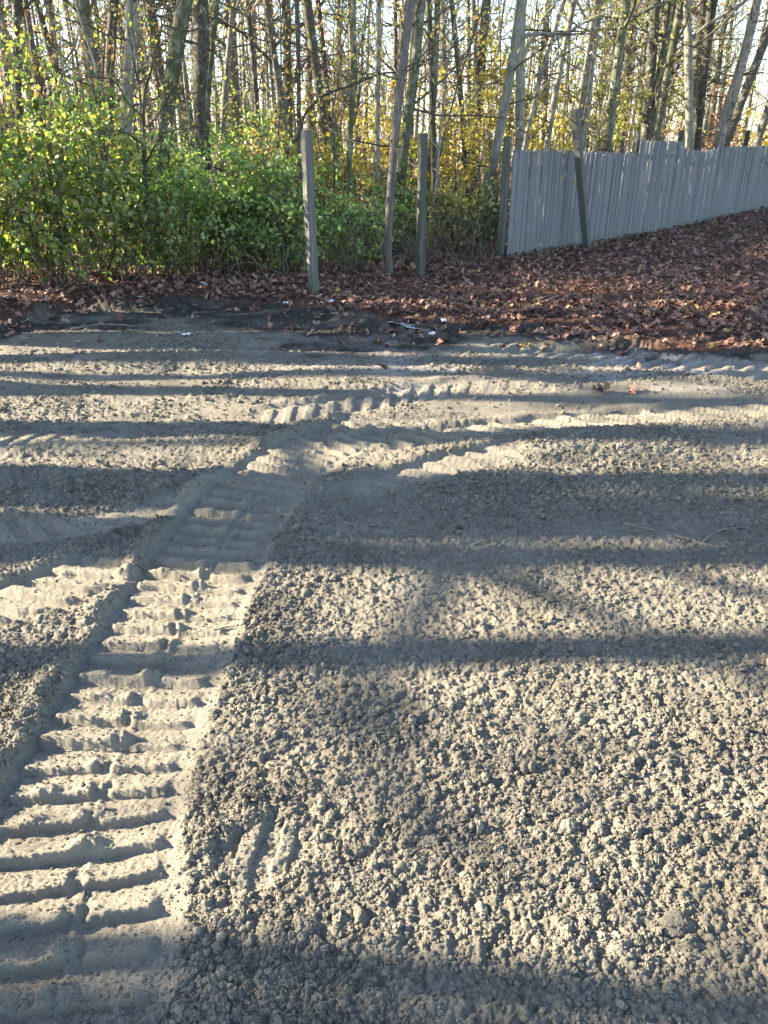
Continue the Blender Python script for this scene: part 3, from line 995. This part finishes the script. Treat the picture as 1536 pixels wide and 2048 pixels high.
# the wood goes on to the left of the picture and filters the low sun
for _ in range(14):
    Yd = rr.uniform(12, 40); x = -rr.uniform(.62 * Yd + 3.0, .62 * Yd + 28)
    far_tree((x, Yd, float(base_z(x, Yd)) - .05), rr.uniform(0, 6.28), rr.uniform(.8, 1.2), int(rr.integers(0, 10)),
             'tree of the same wood standing beyond the left edge of the picture', 'trees beyond the left edge')

# leafy oaks added unseen further left, so that their crowns shade the leaf-covered ground
g = np.random.default_rng(1700)
P = np.array([[.15 * math.sin(f * 4), .1 * math.cos(f * 5), f * 13] for f in np.linspace(0, 1, 12)])
oak = tree_meshes(1701, P, [.2, .17, .1, .03], 'dark', 22, .5, .97, 3.4, 'rust', 3600, lsize=.16, dead=4)
oak_root = None
for x, yq in [(-14, 11.5), (-16.5, 13.4), (-12.0, 14.6), (-19, 15.4)]:
    loc = (x, yq, float(base_z(x, yq)) - .05); lab = 'leafy oak added unseen beyond the left edge to shade the fallen leaves'
    if oak_root is None: oak_root = plant_tree('shade_oak', loc, oak, lab, 'oaks added beyond the left edge')
    else: copy_thing(oak_root, loc, rr.uniform(0, 6.28), rr.uniform(.85, 1.1), lab)

# trees beside the soil on the left, out of the picture; their trunks draw the long shadows across the soil
TANB = math.tan(SUN_EL)
CASTERS = [  # distance line on the soil (x = 0), radius at mid height, x of trunk, drift of the shadow per metre to the right
    (0.82, .12, -11.0, -.04, 3), (1.0, .07, -13, -.06, 2),
    (2.15, .095, -12.5, .07, 1),
    (2.88, .12, -14.0, .03, 4), (3.10, .15, -12.0, .05, 4), (3.36, .15, -15.0, .0, 5), (3.66, .15, -13.5, .02, 3), (2.98, .05, -18, .06, 4),
    (4.46, .19, -13.0, -.01, 2), (4.26, .05, -17, .06, 2),
    (5.27, .13, -14.0, -.03, 2), (5.75, .12, -16, .03, 2), (6.20, .18, -12.5, .02, 3), (6.7, .18, -15.0, -.03, 4), (7.1, .2, -13.0, .03, 4), (7.5, .22, -17, .0, 4),
    (7.95, .24, -12, .02, 4), (float(gpt(628, 588)[1]) + .02, .17, -9.5, .0, 2),
]
for k, (yl, r0, x0, drift, nb) in enumerate(CASTERS):
    g = np.random.default_rng(1200 + k); x0 = x0 * .72 - .6; drift = drift - .04
    Hh = g.uniform(10, 13)
    # the shadow of height z falls at x = x0 + z / tan(elevation)
    P = []
    for f in np.linspace(0, 1, 12):
        zq = f * Hh; xs = x0 + zq / TANB * math.cos(SUN_FRONT)
        P.append([0.05 * math.sin(4 * f + k), drift * xs + zq / TANB * math.sin(SUN_FRONT) + .03 * math.sin(f * 7 + k), zq])
    P = np.array(P)
    off = P[0].copy(); P -= off
    loc = (x0, yl + off[1], -.05)
    me2 = tree_meshes(1300 + k, P, [r0 * 1.15, r0, r0 * .8, r0 * .35], pk[k % 10], nb * 2, .24 if nb > 4 else (.42 if nb > 2 else .7), .95, 2.4, lk[k % 10], 300 if nb > 4 else 120, lsize=.1, dead=nb if nb > 2 else 0, deadrange=(3.5, 7.5))
    plant_tree('shadow_tree', loc, me2, 'tree beyond the left edge, seen only by its long shadow across the soil', 'trees whose shadows cross the soil')

# ------------------------------------------------------------------ the bare leaning pole, the forked sapling and the arching stem
def pole(name, pts, rads, bark, label, cat='tree', extra=None):
    P = np.array(pts, float); loc = P[0].copy()
    mb = MB(); Q = spline(P - loc, 6); mb.tube(Q, np.interp(np.linspace(0, 1, len(Q)), np.linspace(0, 1, len(rads)), rads), 8, 0)
    r = thing(name, tuple(loc), label, cat)
    obj('trunk', mb.mesh('trunk', [BARK[bark]], True), r)
    tw = MB(); g = np.random.default_rng(len(label)); tips = []
    for q, d, L, rr_ in (extra or []):
        grow(tw, tw, tips, np.array(q) - loc, np.array(d, float), L, rr_, 0, g, 2, up=.15, kids=(5, 4, 0), tw=0)
    if extra:
        leaf_cloud(tw, tips, 60, .07, g, .12)
        obj('crown', tw.mesh('crown', [M_twig, LEAF['olive']]), r)
    return r


b0 = gpt(780, 548)
Yp = b0[1]
pp = [b0 + np.array([0, 0, -.05]), at_depth(777, 455, Yp), at_depth(797, 200, Yp + .1), at_depth(822, 0, Yp + .2), at_depth(838, -160, Yp + .3), at_depth(880, -600, Yp + .6)]
pole('leaning_pole_tree', pp, [.05, .056, .056, .054, .05, .03], 'dead', 'bare smooth grey pole-like trunk leaning right between the two standing posts',
     extra=[(pp[3], (1, .2, .4), 2.2, .02), (pp[4], (-1, .1, .6), 2.0, .02), (pp[5], (.5, -.2, .8), 2.0, .02), (pp[4], (.6, -.4, .5), 2.0, .018), (at_depth(806, 140, Yp), (1, -.1, .5), 1.2, .014), (at_depth(802, 160, Yp), (-1, 0, .25), 1.0, .012)])

Ys = 9.9
sb = at_depth(294, 440, Ys); sb[2] = float(base_z(sb[0], Ys)) - .03
r = thing('forked_sapling', tuple(sb), 'small dark sapling forking into thin bare stems in front of the green shrubs', 'sapling')
tr = MB(); tw = MB(); tips = []
stem = [sb, at_depth(294, 400, Ys), at_depth(288, 300, Ys), at_depth(287, 225, Ys), at_depth(290, 175, Ys)]
tr.tube(spline(np.array(stem) - sb), np.linspace(.028, .018, 41), 7)
g = np.random.default_rng(4)
for pts in ([(290, 178), (300, 150), (312, 100), (326, 50), (352, 15), (372, -20)], [(290, 178), (277, 165), (268, 125), (264, 100), (255, 50)], [(286, 260), (310, 238), (335, 205), (372, 176)],
            [(290, 330), (320, 275), (345, 262), (385, 255)], [(326, 50), (345, 55), (380, 62), (425, 40), (450, -10)], [(288, 290), (250, 265), (215, 262), (180, 270)], [(288, 235), (255, 205), (225, 160), (160, 150), (120, 120)]):
    Q = np.array([at_depth(x, y, Ys + .25 * math.sin(x)) for x, y in pts]) - sb
    Q[0] = at_depth(pts[0][0], pts[0][1], Ys) - sb
    Q = spline(Q, 6)
    tr.tube(Q, np.linspace(.015, .004, len(Q)), 5)
    for f in range(6):
        q = Q[g.integers(len(Q) // 3, len(Q))]
        grow(tw, tw, tips, q, g.normal(0, 1, 3) + np.array([0, 0, .3]), g.uniform(.25, .7), .005, 1, g, 2, kids=(0, 4, 0), sides=(4, 3, 3), tw=0)
leaf_cloud(tw, tips, 160, .05, g, .06)
obj('trunk', tr.mesh('trunk', [BARK['dark']], True), r); obj('crown', tw.mesh('crown', [M_twig, LEAF['greenyellow']]), r)

Ya = 11.2
ab = at_depth(570, 335, Ya); ab[2] = float(base_z(ab[0], Ya)) - .03
r = thing('arching_sapling', tuple(ab), 'long thin dark stem arching right over the yellow leaves between the posts', 'sapling')
tr = MB(); tw = MB(); tips = []
Q = spline(np.array([ab] + [at_depth(x, y, Ya) for x, y in [(572, 322), (598, 272), (612, 225), (650, 190), (705, 170), (760, 148), (810, 142), (860, 118)]]) - ab, 5)
tr.tube(Q, np.linspace(.026, .007, len(Q)), 6)
for f in range(16):
    grow(tw, tw, tips, Q[g.integers(8, len(Q))], g.normal(0, 1, 3), g.uniform(.3, .9), .006, 1, g, 2, kids=(0, 4, 0), sides=(4, 3, 3), tw=0)
leaf_cloud(tw, tips, 120, .06, g, .1)
obj('trunk', tr.mesh('trunk', [BARK['dark']], True), r); obj('crown', tw.mesh('crown', [M_twig, LEAF['yellow']]), r)


# thin understorey saplings: a few shapes, copied through the near wood
SAP = []
for k in range(8):
    g = np.random.default_rng(1500 + k); Hh = g.uniform(3.5, 6.0); ln = g.normal(0, .12, 2) * Hh
    P = np.array([[ln[0] * f + .10 * math.sin(f * 6 + k), ln[1] * f + .08 * math.cos(f * 5 + k), f * Hh] for f in np.linspace(0, 1, 10)])
    SAP.append(tree_meshes(1550 + k, P, [.022, .018, .012, .004], ['grey', 'dark', 'moss', 'pale'][k % 4], 12, .22, .97, 1.3, ['olive', 'yellow', 'rust', 'greenyellow'][k % 4], 130,
                           lsize=.075, dead=9, deadrange=(.6, 3.5)))
sroots = {}
rr = np.random.default_rng(81)
cnt = 0
while cnt < 60:
    Yd = rr.uniform(11.3, 24); px = rr.uniform(-30, 1560); q = at_depth(px, 300, Yd)
    nfe = (q[:2] - FA[:2]) @ fn
    if nfe > -.8 and q[0] > .9:
        continue
    k = int(rr.integers(0, 8)); cnt += 1
    zone = 'among the trunks behind the green shrubs' if px < 600 else ('between the trunks behind the standing posts' if px < 1000 else 'just behind the grey fence')
    lab, grp = 'thin %s sapling with few %s leaves %s' % (['grey', 'dark', 'mossy', 'pale'][k % 4], ['olive', 'yellow', 'rust', 'yellow-green'][k % 4], zone), 'saplings ' + zone
    loc = (q[0], Yd, float(base_z(q[0], Yd)) - .04)
    if k not in sroots:
        sroots[k] = plant_tree('twiggy_sapling', loc, SAP[k], lab, grp, 'sapling')
    else:
        copy_thing(sroots[k], loc, rr.uniform(0, 6.28), rr.uniform(.8, 1.25), lab, grp)


# ------------------------------------------------------------------ shrubs
def shrub(name, px, Yd, wid, hgt, lkey, nleaf, label, lsize=.055, stems=26, hollow=.25, twigm=None, seed=0, group=None, deep=None, bare=.2):
    g = np.random.default_rng(seed)
    x = at_depth(px, 300, Yd)[0]
    z0 = float(base_z(x, Yd)) - .03
    st = MB(); lf = MB(); C = []
    dp = deep or wid * .6
    for _ in range(stems):
        a = g.uniform(0, 6.28); rad = math.sqrt(g.uniform(0, 1))
        p = np.array([g.normal(0, wid * .10), g.normal(0, dp * .10), 0])
        tip = np.array([math.cos(a) * rad * wid * .5, math.sin(a) * rad * dp * .5, hgt * (1.02 - .5 * rad ** 2) * g.uniform(.45, 1.15)])
        mid = p * .45 + tip * .55 + np.array([0, 0, hgt * .22]) + g.normal(0, .1, 3)
        tip[2] -= g.uniform(0, .25) * rad
        Q = spline([p, p * .7 + mid * .3 + g.normal(0, .03, 3), mid, tip], 4)
        st.tube(Q, np.linspace(.012, .003, len(Q)), 4, 0, cap=False)
        C.append(Q[3:])
        for _ in range(6):
            i = g.integers(4, len(Q)); d = g.normal(0, 1, 3); d[2] = abs(d[2]) * .4 - .15; d /= np.linalg.norm(d)
            L = g.uniform(.2, .6) * min(1.2, wid * .4); b = Q[i] + d * L * .5 + np.array([0, 0, .05 * L]); e2 = Q[i] + d * L - np.array([0, 0, .12 * L])
            st.tube([Q[i], b, e2], [.004, .003, .0015], 3, 0, cap=False)
            C.append(np.array([Q[i] * .5 + b * .5, b, b * .5 + e2 * .5, e2, e2]))
    wt = np.concatenate([np.full(len(c), math.exp(g.normal(0, .8))) for c in C])
    C = np.concatenate(C)
    ok = C[:, 2] > bare * hgt; C = C[ok]; wt = wt[ok]
    k = g.choice(len(C), nleaf, p=wt / wt.sum())
    Pt = C[k] + g.normal(0, .055, (nleaf, 3))
    nleaf = int(nleaf * .58); k = k[:nleaf]; Pt = Pt[:nleaf]
    U = g.normal(size=(nleaf, 3)); U[:, 2] -= .3
    N = g.normal(0, .6, (nleaf, 3)); N[:, 2] += .7; N[:, 0] -= .25; N[:, 1] -= .25
    Ls = lsize * g.uniform(.55, 1.3, nleaf)
    lf.blades(Pt, U, N, Ls, Ls * .68, 0)
    r = thing(name, (x, Yd, z0), label, 'shrub', group)
    obj('stems', st.mesh('stems', [twigm or M_twig]), r)
    obj('foliage', lf.mesh('foliage', [LEAF[lkey]]), r)
    return r


SHRUBS = [  # px, distance, width, height, leaves, count, label
    (-40, 9.1, 2.6, 2.5, 'greenyellow', 4200, 'tall yellowing shrub cut off by the left edge'),
    (85, 9.25, 2.2, 2.35, 'greenyellow', 4200, 'tall shrub with large yellow leaves near the left edge'),
    (190, 9.8, 2.0, 2.05, 'greenyellow', 3600, 'green and yellow shrub beside the bright-sided trunk'),
    (30, 11.3, 2.4, 2.5, 'greenyellow', 2600, 'yellowing shrub behind the tall ones at the left edge'),
    (300, 10.1, 2.0, 1.7, 'green', 4200, 'dense green shrub at the foot of the forked sapling'),
    (385, 10.6, 2.0, 1.70, 'green', 4400, 'dense bright green shrub right of the forked sapling'),
    (480, 10.7, 1.9, 1.70, 'green', 4200, 'dense green shrub in the middle of the row left of the posts'),
    (565, 10.5, 1.7, 1.55, 'green', 3600, 'green shrub directly left of the post with rotting top'),
    (665, 11.2, 1.7, 1.4, 'green', 2200, 'green shrub directly right of the post with rotting top'),
    (725, 12.0, 1.5, 1.3, 'green', 1500, 'thinner green shrub at the foot of the leaning bare pole'),
    (350, 12.4, 2.6, 1.95, 'green', 3200, 'green shrub rising behind the forked sapling'),
    (470, 12.8, 2.6, 1.95, 'green', 3200, 'pale green shrub behind the dense middle row'),
    (600, 13.0, 2.4, 1.75, 'greenyellow', 2800, 'green and yellow shrub behind the post with rotting top'),
    (800, 12.9, 2.0, 1.40, 'greenyellow', 1800, 'low yellowing shrub behind the leaning bare pole'),
    (905, 13.2, 1.8, 1.25, 'olive', 1500, 'straggly olive shrub right of the weathered middle post'),
    (970, 13.8, 1.5, 1.35, 'greenyellow', 1300, 'straggly shrub with few leaves beside the fence end'),
    (985, 12.95, .55, 1.5, 'green', 420, 'small green climber against the end post of the fence'),
]
for k, (px, Yd, wd, hg, lkey, nl, lab) in enumerate(SHRUBS):
    shrub('leafy_shrub', px, Yd, wd, hg, lkey, nl, lab, seed=2000 + k, lsize=.078 if lkey != 'green' else .07, deep=min(wd, 1.6) * .75, bare=.03)
# sunlit understorey further in
YEL = [
    (650, 14.0, 2.2, 2.6, 'yellow', 1500, 'young tree bush of orange yellow leaves above the post with rotting top'),
    (740, 15.5, 2.4, 2.8, 'yellow', 1300, 'yellow-leaved bush behind the leaning bare pole'),
    (540, 15.0, 2.2, 2.2, 'yellow', 800, 'low yellow-leaved bush left of the post with rotting top'),
    (915, 16.5, 2.6, 3.2, 'yellow', 1500, 'yellow-leaved bush right of the weathered middle post'),
    (985, 18.5, 2.6, 4.2, 'yellow', 2000, 'tall bright yellow bush left of the fence end'),
    (1090, 19.5, 2.8, 3.6, 'yellow', 1100, 'yellow bush glimpsed behind the first fence panel'),
    (1180, 21.5, 3.4, 5.0, 'olive', 1900, 'tall olive-yellow bush behind the leaning post'),
    (1300, 25.0, 3.6, 5.5, 'olive', 1800, 'tall olive bush behind the raised fence panel'),
    (1420, 27.0, 3.6, 3.4, 'rust', 1200, 'rust-leaved bush behind the right half of the fence'),
    (1510, 28.0, 3.4, 4.0, 'yellow', 1100, 'yellow bush low behind the fence by the right edge'),
    (140, 14.5, 2.6, 2.9, 'greenyellow', 1700, 'yellowing bush among the dark trunks at left'),
    (460, 16.5, 3.0, 2.2, 'green', 2200, 'sunlit green bush deeper in the wood behind the middle shrubs'),
    (250, 15.5, 2.8, 2.4, 'greenyellow', 1700, 'green bush among trunks behind the bright-sided trunk'),
    (860, 19.0, 3.0, 2.2, 'greenyellow', 1600, 'pale green bush far behind the weathered middle post'),
]
for k, (px, Yd, wd, hg, lkey, nl, lab) in enumerate(YEL):
    shrub('understorey_bush', px, Yd, wd, hg, lkey, int(nl * 1.6), lab, seed=2300 + k, lsize=.08 + .003 * (Yd - 14), stems=18, bare=.3 if lkey in ('yellow', 'olive') else .1)

# dry brambles tangled under and between the shrubs
mb = MB(); g = np.random.default_rng(61)
for _ in range(330):
    if g.random() < .55:
        px = g.uniform(-40, 780); Yd = 9.35 + g.uniform(0, .9) + .0012 * px
    else:
        px = g.uniform(780, 1000); Yd = g.uniform(11.2, 13.4)
    q = at_depth(px, 300, Yd); q[2] = float(base_z(q[0], Yd))
    a = g.uniform(0, 6.28); L = g.uniform(.4, 1.3)
    e2 = q + np.array([math.cos(a) * L, math.sin(a) * L * .5, g.uniform(-.02, .35)]); m2 = (q + e2) / 2 + np.array([0, 0, g.uniform(.1, .7)])
    e2[2] = max(e2[2], float(base_z(e2[0], e2[1])) + .02)
    Q = spline([q, m2, e2], 5)
    mb.tube(Q, np.linspace(.0038, .0016, len(Q)), 3, int(g.random() < .25), cap=False)
obj('bramble_tangle', mb.mesh('bramble_tangle', [M_twig, M_twig_pale]), kind='stuff', label='tangle of thin dry bramble stems under the shrubs', category='brambles')

# far wood, one mass
mb = MB(); g = np.random.default_rng(62)
for _ in range(420):
    Yd = g.uniform(60, 130); x = g.uniform(-.62, .62) * Yd
    Hh = g.uniform(10, 17); z0 = float(base_z(x, Yd)); r0 = g.uniform(.06, .2); ln = g.normal(0, .09, 2) * Hh
    P = np.array([[x, Yd, z0 - .1], [x + ln[0] * .3 + g.normal(0, .2), Yd, z0 + Hh * .35], [x + ln[0], Yd + ln[1], z0 + Hh]])
    mb.tube(P, [r0, r0 * .8, r0 * .2], 4, 0, cap=False)
    for _ in range(7):
        f = g.uniform(.12, .8); q = P[0] + (P[2] - P[0]) * f
        d = g.normal(0, 1, 3); d[2] = abs(d[2]) * .7
        mb.tube([q, q + d * .8, q + d * 1.5 + np.array([0, 0, .5])], [.05, .03, .01], 3, 0, cap=False)
for m_, cnt, zr in ((1, 4000, (.3, 9)), (2, 2600, (.3, 5)), (3, 2600, (.2, 6)), (4, 3500, (.1, 2.2))):
    Yd = g.uniform(45, 125, cnt); x = g.uniform(-.62, .62, cnt) * Yd
    zc = base_z(x, Yd) + g.uniform(zr[0], zr[1], cnt) + .4 * fbm(x * .4, Yd * .4, 2, 2)
    ok = fbm(x * .12 + m_ * 7, Yd * .12, 5, 2) > -.15
    ok &= ((np.stack([x, Yd], 1) - FA[:2]) @ fn < -2) | (x < 1)
    C = np.stack([x, Yd, zc], 1)[ok]; c2 = len(C)
    Ls = g.uniform(.12, .32, c2)
    mb.blades(C, g.normal(size=(c2, 3)), g.normal(size=(c2, 3)) + np.array([-.3, -.3, .5]), Ls, Ls * .7, m_)
obj('distant_wood', mb.mesh('distant_wood', [BARK['grey'], LEAF['rust'], LEAF['yellow'], LEAF['olive'], LEAF['green']]), kind='stuff',
    label='far-off bare trees and autumn leaves filling the gaps between trunks', category='wood')

# ------------------------------------------------------------------ small things lying about
M_white = mat_plain('pale_scrap', (.55, .55, .54), (.78, .78, .77), 40, .6)
M_stone = mat_plain('grey_stone', (.10, .09, .072), (.17, .152, .122), 60, .85, .5)
M_stick = mat_plain('grey_stick', (.10, .085, .065), (.24, .205, .16), 60)


def surf_pt(px, py):
    p = gpt(px, py); z = float(land(np.array([p[0]]), np.array([p[1]]))[0][0])
    p = flat_pt(px, py, z); z = float(land(np.array([p[0]]), np.array([p[1]]))[0][0])
    return np.array([p[0], p[1], z])


STONES = [(912 / 2 + 768, 1162, .022, 'smooth grey stone lying in the shade band above the bright strip'),
          (1262, 1288, .030, 'dark rounded clod on the narrow shadow line at right'),
          (1440, 1315, .028, 'upright lump of soil below the shadow line near the right edge'),
          (1502, 1330, .026, 'pale stone near the right edge below the shadow line'),
          (1307, 1186, .017, 'yellowish stone on the bright strip at right'),
          (1412, 1432, .026, 'pale lump near the right edge of the sunny soil'),
          (1234, 1498, .024, 'twin pale clod in the middle of the sunny soil'),
          (1262, 1497, .024, 'larger flat-sided clod beside the twin pale clod'),
          (720, 1838, .026, 'brownish pebble in the shade at the bottom middle'),
          (1060, 1530, .024, 'rounded clod in the middle of the sunny soil'),
          (905, 1470, .022, 'small stone on sunny soil near the picture middle'),
          (1340, 1845, .032, 'largest rounded clod at the edge of the bottom shadow'),
          (560, 1640, .020, 'clod between the main track and the short diagonal marks'),
          (735, 1130, .018, 'small stone in shade right of the main track')]
for k, (px, py, r0, lab) in enumerate(STONES):
    p = surf_pt(px, py)
    o = obj('stone', rock_mesh('stone_%d' % k, 600 + k, 4, .6, M_stone, .03), None, (p[0], p[1], p[2] - r0 * .05), label=lab, category='stone', group='stones on the soil')
    g = np.random.default_rng(k); o.rotation_euler = (0, 0, g.uniform(0, 6)); o.scale = tuple(r0 * .75 * g.uniform(.75, 1.2, 3))


def lying_stick(name, pts, r0, r1, label, mat, group=None, forks=()):
    P = np.array([surf_pt(*q) for q in pts]); P[:, 2] = P[:, 2] * .4 + P[:, 2].mean() * .6 + r0 * (.9 if not forks else -.1)
    loc = P[0].copy()
    mb = MB(); Q = spline(P - loc, 7)
    g = np.random.default_rng(len(label)); Q[1:-1] += g.normal(0, r0 * .25, Q[1:-1].shape)
    mb.tube(Q, np.linspace(r0, r1, len(Q)), 6)
    if not forks:
        return obj(name, mb.mesh(name, [mat], True), None, tuple(loc), label=label, category='stick', group=group)
    r = thing(name, tuple(loc), label, 'stick', group)
    obj('stem', mb.mesh('stem', [mat], True), r)
    for f in forks:
        P2 = np.array([surf_pt(*q) for q in f]); P2[:, 2] = P2[:, 2] * .3 + P2[:, 2].mean() * .7 - r0 * .1
        mb = MB(); Q = spline(P2 - loc, 7); mb.tube(Q, np.linspace(r0 * .8, r1, len(Q)), 5)
        obj('side_branch', mb.mesh('side_branch', [mat], True), r)
    return r


lying_stick('fallen_branch', [(1245, 1050), (1320, 1062), (1405, 1088), (1460, 1100), (1520, 1128)], .009, .004, 'forked grey stick half buried in the shaded soil at right', M_stick, forks=[[(1402, 1087), (1440, 1062), (1500, 1052)], [(1405, 1090), (1350, 1094), (1300, 1092)]])
lying_stick('straw_stem', [(140, 657), (200, 652), (275, 656)], .012, .006, 'upper of the two pale dry stems lying below the left bank', M_twig_pale)
lying_stick('straw_stem', [(135, 668), (210, 664), (290, 662)], .012, .006, 'lower of the two pale dry stems lying below the left bank', M_twig_pale)
lying_stick('fallen_twig', [(880, 545), (930, 552), (985, 548)], .012, .005, 'thin pale stick on the leaves right of the weathered middle post', M_twig_pale)
lying_stick('thin_twig', [(428, 1268), (452, 1258), (475, 1252)], .004, .002, 'very thin twig on a tread bar of the main track', M_stick)


def scrap(px, py, L, W, label, seed, mat=M_white, name='paper_scrap', cat='litter'):
    p = surf_pt(px, py); g = np.random.default_rng(seed)
    nx, ny = 6, 4
    xs, ys_ = np.meshgrid(np.linspace(-.5, .5, nx), np.linspace(-.5, .5, ny), indexing='ij')
    Vt = np.stack([xs * L + g.normal(0, .04 * L, xs.shape), ys_ * W + g.normal(0, .06 * W, xs.shape), .012 + .018 * g.random(xs.shape)], -1).reshape(-1, 3)
    Vb = Vt.copy(); Vb[:, 2] -= .004
    a = np.array([[i * ny + j, (i + 1) * ny + j, (i + 1) * ny + j + 1, i * ny + j + 1] for i in range(nx - 1) for j in range(ny - 1)])
    ring = [i * ny for i in range(nx)] + [(nx - 1) * ny + j for j in range(1, ny)] + [i * ny + ny - 1 for i in range(nx - 2, -1, -1)] + [j for j in range(ny - 2, 0, -1)]
    k = len(Vt); sd = np.array([[ring[q], ring[q - 1], ring[q - 1] + k, ring[q] + k] for q in range(len(ring))])
    o = obj(name, make_mesh(name, np.concatenate([Vt, Vb]), [np.concatenate([a, a[:, ::-1] + k, sd])], [mat]), None, (p[0], p[1], p[2] + .006), label=label, category=cat)
    o.rotation_euler = (g.normal(0, .15), g.normal(0, .15), g.uniform(-.5, .5))
    return o


M_slab = mat_plain('pale_grey_slab', (.26, .26, .27), (.40, .40, .41), 14, .7)
scrap(815, 650, .36, .16, 'flat pale grey scrap of board lying on dark soil near the middle', 1, M_slab, 'board_scrap', 'board')
scrap(573, 615, .06, .05, 'small bright white scrap left of the post foot', 2)
scrap(655, 608, .14, .07, 'white scrap on dark soil just right of the post foot', 3)
scrap(864, 672, .06, .05, 'small white scrap on the pale patch below the grey board', 4)
scrap(888, 637, .05, .07, 'white scrap standing at the edge of the leaves right of the grey board', 5)
scrap(1204, 628, .06, .07, 'white scrap among brown leaves below the fence', 6)
scrap(372, 672, .08, .05, 'white scrap on dark soil near the left bank', 7)
scrap(410, 570, .10, .05, 'white scrap on the leaves at the top of the left bank', 8)
scrap(283, 600, .05, .09, 'white scrap sticking out of the left bank', 9)

# single leaves that lie apart on the bare soil
rr = np.random.default_rng(99)
SPOTS = [(580, 660), (760, 676), (765, 738), (1012, 700), (1050, 702), (888, 680), (920, 676), (1105, 672), (1150, 668), (1275, 745), (1400, 650), (530, 612), (168, 585), (165, 610), (415, 607), (120, 640), (30, 600),
         (670, 589), (900, 620), (1100, 690), (1240, 700), (1310, 705), (1420, 668), (1470, 690), (1200, 790), (1265, 790), (460, 650), (340, 640), (240, 640), (700, 650), (820, 640), (960, 650), (1030, 662), (1375, 640), (1180, 655)]
for k, (px, py) in enumerate(SPOTS):
    p = surf_pt(px + rr.uniform(-4, 4), py)
    if k == 0: lab, grp = 'curled red-brown leaf on dark soil below the post with rotting top', None
    elif k == 2: lab, grp = 'lone dark red leaf on the grey soil near the picture middle', None
    elif k == 17: lab, grp = 'bright yellow leaf lying right of the foot of the post with rotting top', None
    else: lab, grp = 'single brown oak leaf lying apart on bare soil below the leaf bank', 'single leaves on the bare soil'
    m = leaf_meshes[k % 9].copy()
    if k == 17:
        m.materials.clear(); m.materials.append(LEAF['yellow'])
    o = obj('fallen_leaf', m, None, (p[0], p[1], p[2] + .02), label=lab, category='leaf', group=grp)
    o.scale = (rr.uniform(.10, .17),) * 3; o.rotation_euler = (rr.normal(0, .35), rr.normal(0, .35), rr.uniform(0, 6.28))
